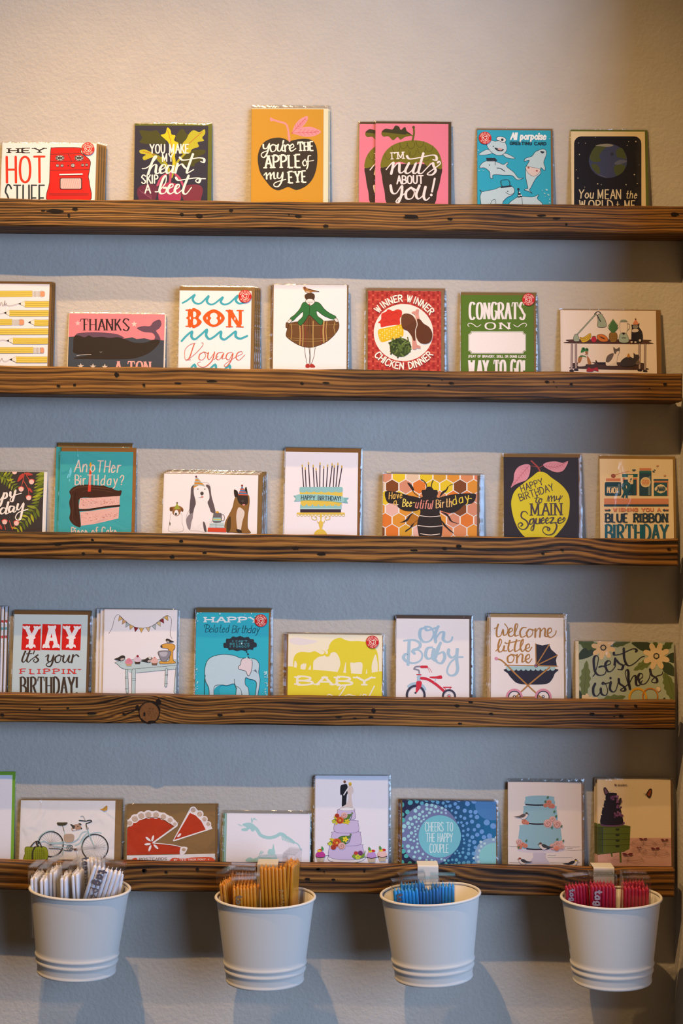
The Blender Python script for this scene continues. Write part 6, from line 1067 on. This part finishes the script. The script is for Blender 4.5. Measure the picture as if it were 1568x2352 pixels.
def a_decadent(A):
    A.G('d7a7a0', 840, 566, 1480, 566, 1480, 850, 840, 850)
    g, dk = '5c6a24', '2c3418'
    A.G(g, 838, 448, 880, 444, 1075, 458, 1126, 468, 1118, 660, 1070, 682, 838, 708); A.G('475320', 838, 470, 890, 476, 890, 690, 838, 705)
    A.Z('28405a', 5, 892, 480, 892, 690)
    for y, y2 in ((478, 476), (532, 530), (582, 578), (632, 624)): A.Z(dk, 3, 840, y, 1122, y2)
    for y in (494, 541, 589, 636): A.F(dk, 1000, y - 5, 1032, y - 7, 1030, y + 8, 1006, y + 9)
    A.Z(g, 14, 966, 690, 970, 718); A.Z(g, 16, 1040, 675, 1044, 768); A.Z(dk, 3, 840, 708, 1075, 682)
    A.F('6d4472', 872, 455, 900, 448, 1040, 440, 1075, 432, 1070, 455, 1000, 470, 900, 468)
    k = '231a28'
    for x0, x1, y0, y1 in ((878, 1058, 372, 455), (890, 1044, 308, 380), (906, 1030, 248, 315), (920, 1012, 188, 255)): A.F(k, x0 + 4, y0 + 2, (x0 + x1) / 2, y0 - 3, x1 - 4, y0 + 2, x1, y0 + 14, x1 + 2, y1 - 8, (x0 + x1) / 2, y1 + 4, x0 - 2, y1 - 8, x0, y0 + 14)
    rr = random.Random(4)
    for cx, cy, n, r in ((995, 232, 16, 32), (1025, 305, 9, 20), (1025, 370, 16, 34), (1030, 255, 8, 20)):
        for q in range(n): A.flower(rr.choice(('7a4a7e', '8c5a8e', '643a68', '9a6a98')), cx + rr.uniform(-r, r), cy + rr.uniform(-r, r) * .7, rr.uniform(7, 12), 5)
    A.F('3a2a2c', 1030, 240, 1048, 230, 1045, 275, 1030, 285)
    def fly(x, y, s, d, c):
        A.F('2c2024', x, y, x + 25 * d * s, y - 40 * s, x + 44 * d * s, y - 38 * s, x + 44 * d * s, y - 5 * s, x + 30 * d * s, y + 30 * s, x + 10 * d * s, y + 24 * s); A.F(c, x + 8 * d * s, y - 2 * s, x + 28 * d * s, y - 30 * s, x + 38 * d * s, y - 28 * s, x + 36 * d * s, y - 4 * s, x + 26 * d * s, y + 20 * s, x + 12 * d * s, y + 14 * s); A.Z('2c2024', 3, x - 10 * d, y + 10 * s, x + 18 * d * s, y - 12 * s); A.S('2c2024', 2, x, y, x - 24 * d * s, y - 2)
    fly(1258, 195, 1.05, 1, '8a4424'); fly(940, 178, .9, -1, '6a4a64')
    A.B('5a4644', 4, (992, 112, 1000, 125, 1008, 115), th=.7); A.T('5a4644', 'Be decadent...', 990, 126, 1105, 126, 14, 3, 2, slant=.25)
    for x, y, s in ((1231, 576, 1), (1412, 584, .9), (1333, 656, 1.1), (1100, 704, 1.3), (1196, 646, .6)):
        for d in (-1, 1): A.F('6a3038', x, y + 4, x + 14 * d * s, y - 10 * s, x + 34 * d * s, y - 8 * s, x + 24 * d * s, y + 4 * s)
        A.S('6a5450', 2, x, y, x + 4, y + 30 * s, x - 6, y + 60 * s)
        for a in (-2.6, -.5, .1, 3.0): A.O('8a6c66', 1.8, x, y + 35 * s, x + 50 * s * math.cos(a) - 12 * math.sin(a), y + 35 * s + 40 * s * math.sin(a) - 14, x + 110 * s * math.cos(a), y + 35 * s + 22 * s * math.sin(a), x + 55 * s * math.cos(a), y + 40 * s + 24 * s * math.sin(a) + 14)
card(4, '5d', (848, 67), (1462, 73), (843, 810), (1467, 815), a_decadent, 'cream greeting card with a dark tiered cake on a green dresser', 'dark cake dresser', 'efd9b8', env='6a4c30', em=(0, 0, 20), n=3, shift=(-9, 0), sm=(5, 8, 7))
# ---------------------------------------------------------------- hanging buckets
def paint_mat():
    m, N, L, b = nodes('white_enamel')
    n = N.new('ShaderNodeTexNoise'); n.inputs['Scale'].default_value = 60; tc = N.new('ShaderNodeTexCoord'); L.new(tc.outputs['Object'], n.inputs['Vector'])
    r = N.new('ShaderNodeMapRange'); r.inputs[3].default_value = .5; r.inputs[4].default_value = .6; L.new(n.outputs['Fac'], r.inputs[0]); L.new(r.outputs[0], b.inputs['Roughness'])
    b.inputs['Base Color'].default_value = lin('c6c1ba'); b.inputs['Specular IOR Level'].default_value = .12
    return m
PAINT = paint_mat()
RT, RB, BH = .0692, .0540, .1190
def ring_pts(r, z, n=72):
    o = []
    for k in range(n):
        a = 2 * math.pi * k / n; x, y = r * math.cos(a), .74 * r * math.sin(a)
        lim = .62 * r
        if y > .42 * r: y = .42 * r + (lim - .42 * r) * math.tanh((y - .42 * r) / (lim - .42 * r) * 1.1)
        o.append((x, y, z))
    return o
def bucket(ck, lx, ly, rx, ry, tilt, label):
    yc = LIPY - .0025 - .0445
    c = (at(*cp(ck, lx, ly), yc) + at(*cp(ck, rx, ry), yc)) / 2
    M = Matrix.Translation((c.x, yc, c.z - BH)) @ Matrix.Translation((0, 0, BH)) @ Matrix.Rotation(math.radians(-tilt), 4, 'Y') @ Matrix.Translation((0, 0, -BH))
    e = empty('hanging_bucket', M); tag(e, label, 'bucket', 'white candle buckets hanging from the lowest ledge')
    rr = lambda z: RB + (RT - RB) * z / BH
    prof = [(rr(0) - .004, 0), (rr(0) + .0004, .0), (rr(0) + .0012, .0012), (rr(0) + .0012, .003), (rr(.004), .0042), (rr(.006), .006), (rr(.0115), .0115)]
    for zc in (.0175, .0265):
        prof += [(rr(zc - .0035), zc - .0036), (rr(zc) + .0010, zc - .0018), (rr(zc) + .0017, zc), (rr(zc) + .0010, zc + .0018), (rr(zc + .0035), zc + .0036)]
    prof += [(rr(.034), .034), (rr(.07), .07), (rr(BH - .009), BH - .009), (rr(BH - .005), BH - .005), (rr(BH - .004), BH - .004)]
    inner = [(rr(BH - .004) - .0012, BH - .004), (rr(.06) - .0012, .06), (rr(.004) - .0012, .004), (.0005, .004)]
    def lathe(name, pr, n=72, close=None):
        v = []; f = []
        for r, z in pr: v += ring_pts(r, z, n)
        for j in range(len(pr) - 1):
            for k in range(n): a, b = j * n + k, j * n + (k + 1) % n; f.append((a, b, b + n, a + n))
        if close: f.append(tuple(range(n))[::-1])
        return mesh_obj(name, v, f, PAINT, None, e, True)
    lathe('bucket_body', [(.0005, .0006)] + prof + inner)
    lathe('rolled_rim', [(rr(BH - .004) - .0012 + .0019 + .0021 * math.cos(t), BH - .002 + .0021 * math.sin(t)) for t in [k * math.pi / 6 for k in range(13)]])
    # hook: a flat strip from the back of the bucket up and over the lip of the ledge
    Mi = M.inverted(); zt = LEDGE[4][1]; hw = .0150
    yb = LIPY - .0012; pth = [(yb, c.z - .035), (yb, zt + .001), (yb + .0004, zt + .0022), (yb + .0015, zt + .0028), (LIPY + LIPT + .0002, zt + .0028), (LIPY + LIPT + .0012, zt + .0022), (LIPY + LIPT + .0014, zt + .001), (LIPY + LIPT + .0014, zt - .006)]
    v = []; f = []
    for i, (y, z) in enumerate(pth):
        p0, p1 = pth[max(i - 1, 0)], pth[min(i + 1, len(pth) - 1)]; d = Vector((p1[0] - p0[0], p1[1] - p0[1])).normalized(); ny, nz_ = d.y * -.0005, d.x * .0005
        sh = math.tan(math.radians(tilt)) * 0
        for x in (-hw, hw):
            for sg in (1, -1): v.append(Mi @ Vector((c.x + x + sh, y + ny * sg, z + nz_ * sg)))
    for i in range(len(pth) - 1):
        a, b = i * 4, i * 4 + 4
        f += [(a, a + 2, b + 2, b), (a + 1, b + 1, b + 3, a + 3), (a, b, b + 1, a + 1), (a + 2, a + 3, b + 3, b + 2)]
    f += [(0, 1, 3, 2), (a + 4, a + 6, a + 7, a + 5)]
    mesh_obj('hook', v, f, PAINT, None, e)
    return c, yc, M
def wax_mat(h):
    m, N, L, b = nodes('wax_' + h)
    n = N.new('ShaderNodeTexNoise'); n.inputs['Scale'].default_value = 120; tc = N.new('ShaderNodeTexCoord'); L.new(tc.outputs['Object'], n.inputs['Vector'])
    c = lin(h); mx = N.new('ShaderNodeMix'); mx.data_type = 'RGBA'; mx.inputs[6].default_value = tuple(q * .85 for q in c[:3]) + (1,); mx.inputs[7].default_value = c; L.new(n.outputs['Fac'], mx.inputs[0]); L.new(mx.outputs[2], b.inputs['Base Color'])
    b.inputs['Roughness'].default_value = .4; b.inputs['Subsurface Weight'].default_value = .15; b.inputs['Subsurface Scale'].default_value = .004
    return m
CANDLE = {}
def candle_mesh(col, r, L_):
    k = (col, r, round(L_, 3))
    if k not in CANDLE:
        n = 10; prof = [(0.0001, 0), (r, 0), (r, L_ - .0035), (r * .85, L_ - .0015), (r * .4, L_ - .0003), (r * .16, L_), (r * .14, L_ + .003), (.0001, L_ + .0032)]
        v = [(a * math.cos(2 * math.pi * q / n), a * math.sin(2 * math.pi * q / n), z) for a, z in prof for q in range(n)]
        f = [(j * n + q, j * n + (q + 1) % n, (j + 1) * n + (q + 1) % n, (j + 1) * n + q) for j in range(len(prof) - 1) for q in range(n)]
        me = bpy.data.meshes.new('candle'); me.from_pydata(v, [], f); me.materials.append(CANDLE.setdefault(('m', col), None) or wax_mat(col)); CANDLE[('m', col)] = me.materials[0]
        me.polygons.foreach_set('use_smooth', [True] * len(f)); CANDLE[k] = me
    return CANDLE[k]
def pack(ck, cx, top, dy, yaw, tilt, B, col, label, group, w_=.036, d_=.014, n=(7, 2), words=None, wcol='55505a', lean=0., below=.072, gap=.010):
    """a clear box of thin candles standing in a bucket: top centre at a view point, dy from the bucket's axis"""
    c, yc, _ = B; dy *= .72; y = yc + dy
    p = at(*cp(ck, cx, top), y); up = p.z - c.z; L_ = up + below
    M = Matrix.Translation(p) @ Matrix.Rotation(math.radians(tilt), 4, 'Y') @ Matrix.Rotation(math.radians(lean), 4, 'X') @ Matrix.Rotation(math.radians(yaw), 4, 'Z') @ Matrix.Translation((0, 0, -L_))
    e = empty('candle_pack', M); tag(e, label, 'candles', group)
    cs = mesh_obj('clear_box', boxv(-w_ / 2, w_ / 2, -d_ / 2, d_ / 2, 0, L_), BF, CASE, None, e); bevel(cs, .0008)
    # the folded paper-thin flap that closes the top
    v = boxv(-w_ / 2 + .0012, w_ / 2 - .0012, -d_ / 2 + .0012, d_ / 2 - .0012, L_ - .0022, L_ - .0016)
    mesh_obj('box_flap', v, BF, CASE, None, e)
    nx, ny = n; r = min((w_ - .003) / nx, (d_ - .003) / ny) / 2 * .99
    rng = random.Random(label)
    for i in range(nx):
        for j in range(ny):
            h = L_ - gap - rng.uniform(0, .003)
            o = bpy.data.objects.new('candle', candle_mesh(col, r, h - .006)); COL.objects.link(o); o.parent = e
            o.location = ((i + .5 - nx / 2) * (w_ - .003) / nx, (j + .5 - ny / 2) * (d_ - .003) / ny, .0015); o.rotation_euler = (0, 0, rng.uniform(0, 6))
    if words:
        txt, off, h, lx = words
        A = Art(lambda x, y: (x, y), (-w_ / 2, w_ / 2, 0, L_), 0.)
        # set along the box, reading downwards
        def down(t, x0, y0, y1, hh, wt): A.T(wcol, t, y0, 0, y1, 0, hh, wt)
        A.tl = lambda x, y: (lx - y, L_ - x)
        a = off
        for t, wt, ww in txt: A.T(wcol, t, a, 0, a + ww, 0, h, wt); a += ww + .0035
        o = A.out('lettering', e)
        for q in o.data.vertices: q.co = (q.co.x, -d_ / 2 - .0002 - q.co.z, q.co.y)
        o['label'] = 'dark printed lettering running down the box'
    return e
TAG = lambda k: ([('tag', .0018 * k, .0165 * k), ('party', .0009 * k, .027 * k)])
G1 = 'boxes of white candles'; B1 = bucket('b1', 128, 560, 1328, 520, -1.8, 'white bucket of white candles, hanging below the bicycle card')
w_ = 'efecf2'
pack('b1', 225, 262, .012, 84, -3, B1, w_, 'leftmost white candle box, folded top glinting, against the rim', G1)
pack('b1', 330, 280, .006, 86, -3, B1, w_, 'white candle box standing edge on, second from the leftmost one', G1)
pack('b1', 440, 200, .016, 86, -2, B1, w_, 'tall white candle box rising highest among the edge-on ones', G1)
pack('b1', 565, 275, -.004, 87, -2, B1, w_, 'white candle box standing edge on, to the right of the tall one', G1)
pack('b1', 690, 235, .000, 87, -4, B1, w_, 'edge-on white candle box beside the upright lettered one', G1)
pack('b1', 850, 75, .036, 8, -5, B1, w_, 'tallest white candle box, lettered face upright at the back', G1, w_=.040, words=(TAG(1.25), .011, .0080, -.012), gap=.012)
pack('b1', 1080, 228, -.018, 6, 17, B1, w_, 'white candle box leaning right at the front, tag lettering down its face', G1, w_=.044, words=(TAG(1.5), .013, .0098, -.010), gap=.006, below=.05)
pack('b1', 1125, 240, .018, 12, 9, B1, w_, 'white candle box half hidden behind the leaning one', G1, below=.07)
G2 = 'boxes of gold candles'; B2 = bucket('b2', 155, 640, 1355, 640, .3, 'white bucket of gold candles, hanging below the aqua dragon card')
g_ = 'd68a1e'
pack('b2', 302, 330, .004, 62, -7, B2, g_, 'gold candle box turned sideways at the left rim of its bucket', G2, below=.05)
pack('b2', 500, 268, .040, 2, 4, B2, g_, 'rearmost gold candle box of the low left group', G2, below=.06)
pack('b2', 495, 318, .024, -4, 2, B2, g_, 'gold candle box second from the back in the low left group', G2)
pack('b2', 560, 385, .007, 2, 1, B2, g_, 'gold candle box just behind the lettered one in front', G2, w_=.037)
pack('b2', 505, 432, -.020, 2, -3, B2, g_, 'gold candle box in front at left, dark lettering down its face', G2, words=(TAG(1.25), .022, .0070, -.011), wcol='6a5a4a', gap=.006)
pack('b2', 840, 178, -.004, -10, -3, B2, g_, 'big gold candle box rising tall in the middle', G2, w_=.041, words=([('party', .0007, .024), ('candles', .0010, .036)], .046, .0058, .011), wcol='8a7a5a')
pack('b2', 1070, 118, .008, 74, 2, B2, g_, 'tallest gold candle box, edge on at the right', G2, w_=.034, d_=.018, n=(6, 3), below=.045)
G3 = 'boxes of blue candles'; B3 = bucket('b3', 150, 645, 1345, 560, 3.0, 'white bucket of blue candles, hanging below the blue dotted card')
b_ = '2090d6'
pack('b3', 525, 368, .022, 5, -6, B3, b_, 'blue candle box at the back left of its bucket', G3, below=.07, w_=.038)
pack('b3', 450, 440, -.012, 8, -5, B3, b_, 'front left blue candle box with tag lettering', G3, w_=.038, words=(TAG(1.1), .018, .0068, -.013), wcol='5a4a4a')
pack('b3', 700, 428, .002, 3, -3, B3, '1670b4', 'darker blue candle box in the middle of its bucket', G3, w_=.036)
pack('b3', 892, 385, .012, -6, -1, B3, b_, 'blue candle box at the right of its group', G3, w_=.036)
G4 = 'boxes of magenta candles'; B4 = bucket('b4', 168, 625, 1338, 630, 1.5, 'white bucket of magenta candles, hanging below the green dresser card')
p_ = 'b20c3a'
pack('b4', 352, 378, .002, 6, -5, B4, p_, 'leftmost magenta candle box with small lettering', G4, w_=.036, words=(TAG(1.1), .018, .0062, -.012), wcol='86767e')
pack('b4', 660, 382, -.010, 0, -1, B4, p_, 'middle magenta candle box with large grey lettering', G4, w_=.038, words=(TAG(1.4), .020, .0085, -.012), wcol='94848e')
pack('b4', 1040, 405, -.004, -3, 0, B4, p_, 'magenta candle box at the front right of its bucket', G4, w_=.038)
pack('b4', 1010, 345, .024, 2, 2, B4, p_, 'magenta candle box behind the front right one', G4, w_=.036, below=.07)
pack('b4', 640, 355, .020, 0, 0, B4, p_, 'magenta candle box behind the middle one, under the hook', G4, w_=.036, below=.07)
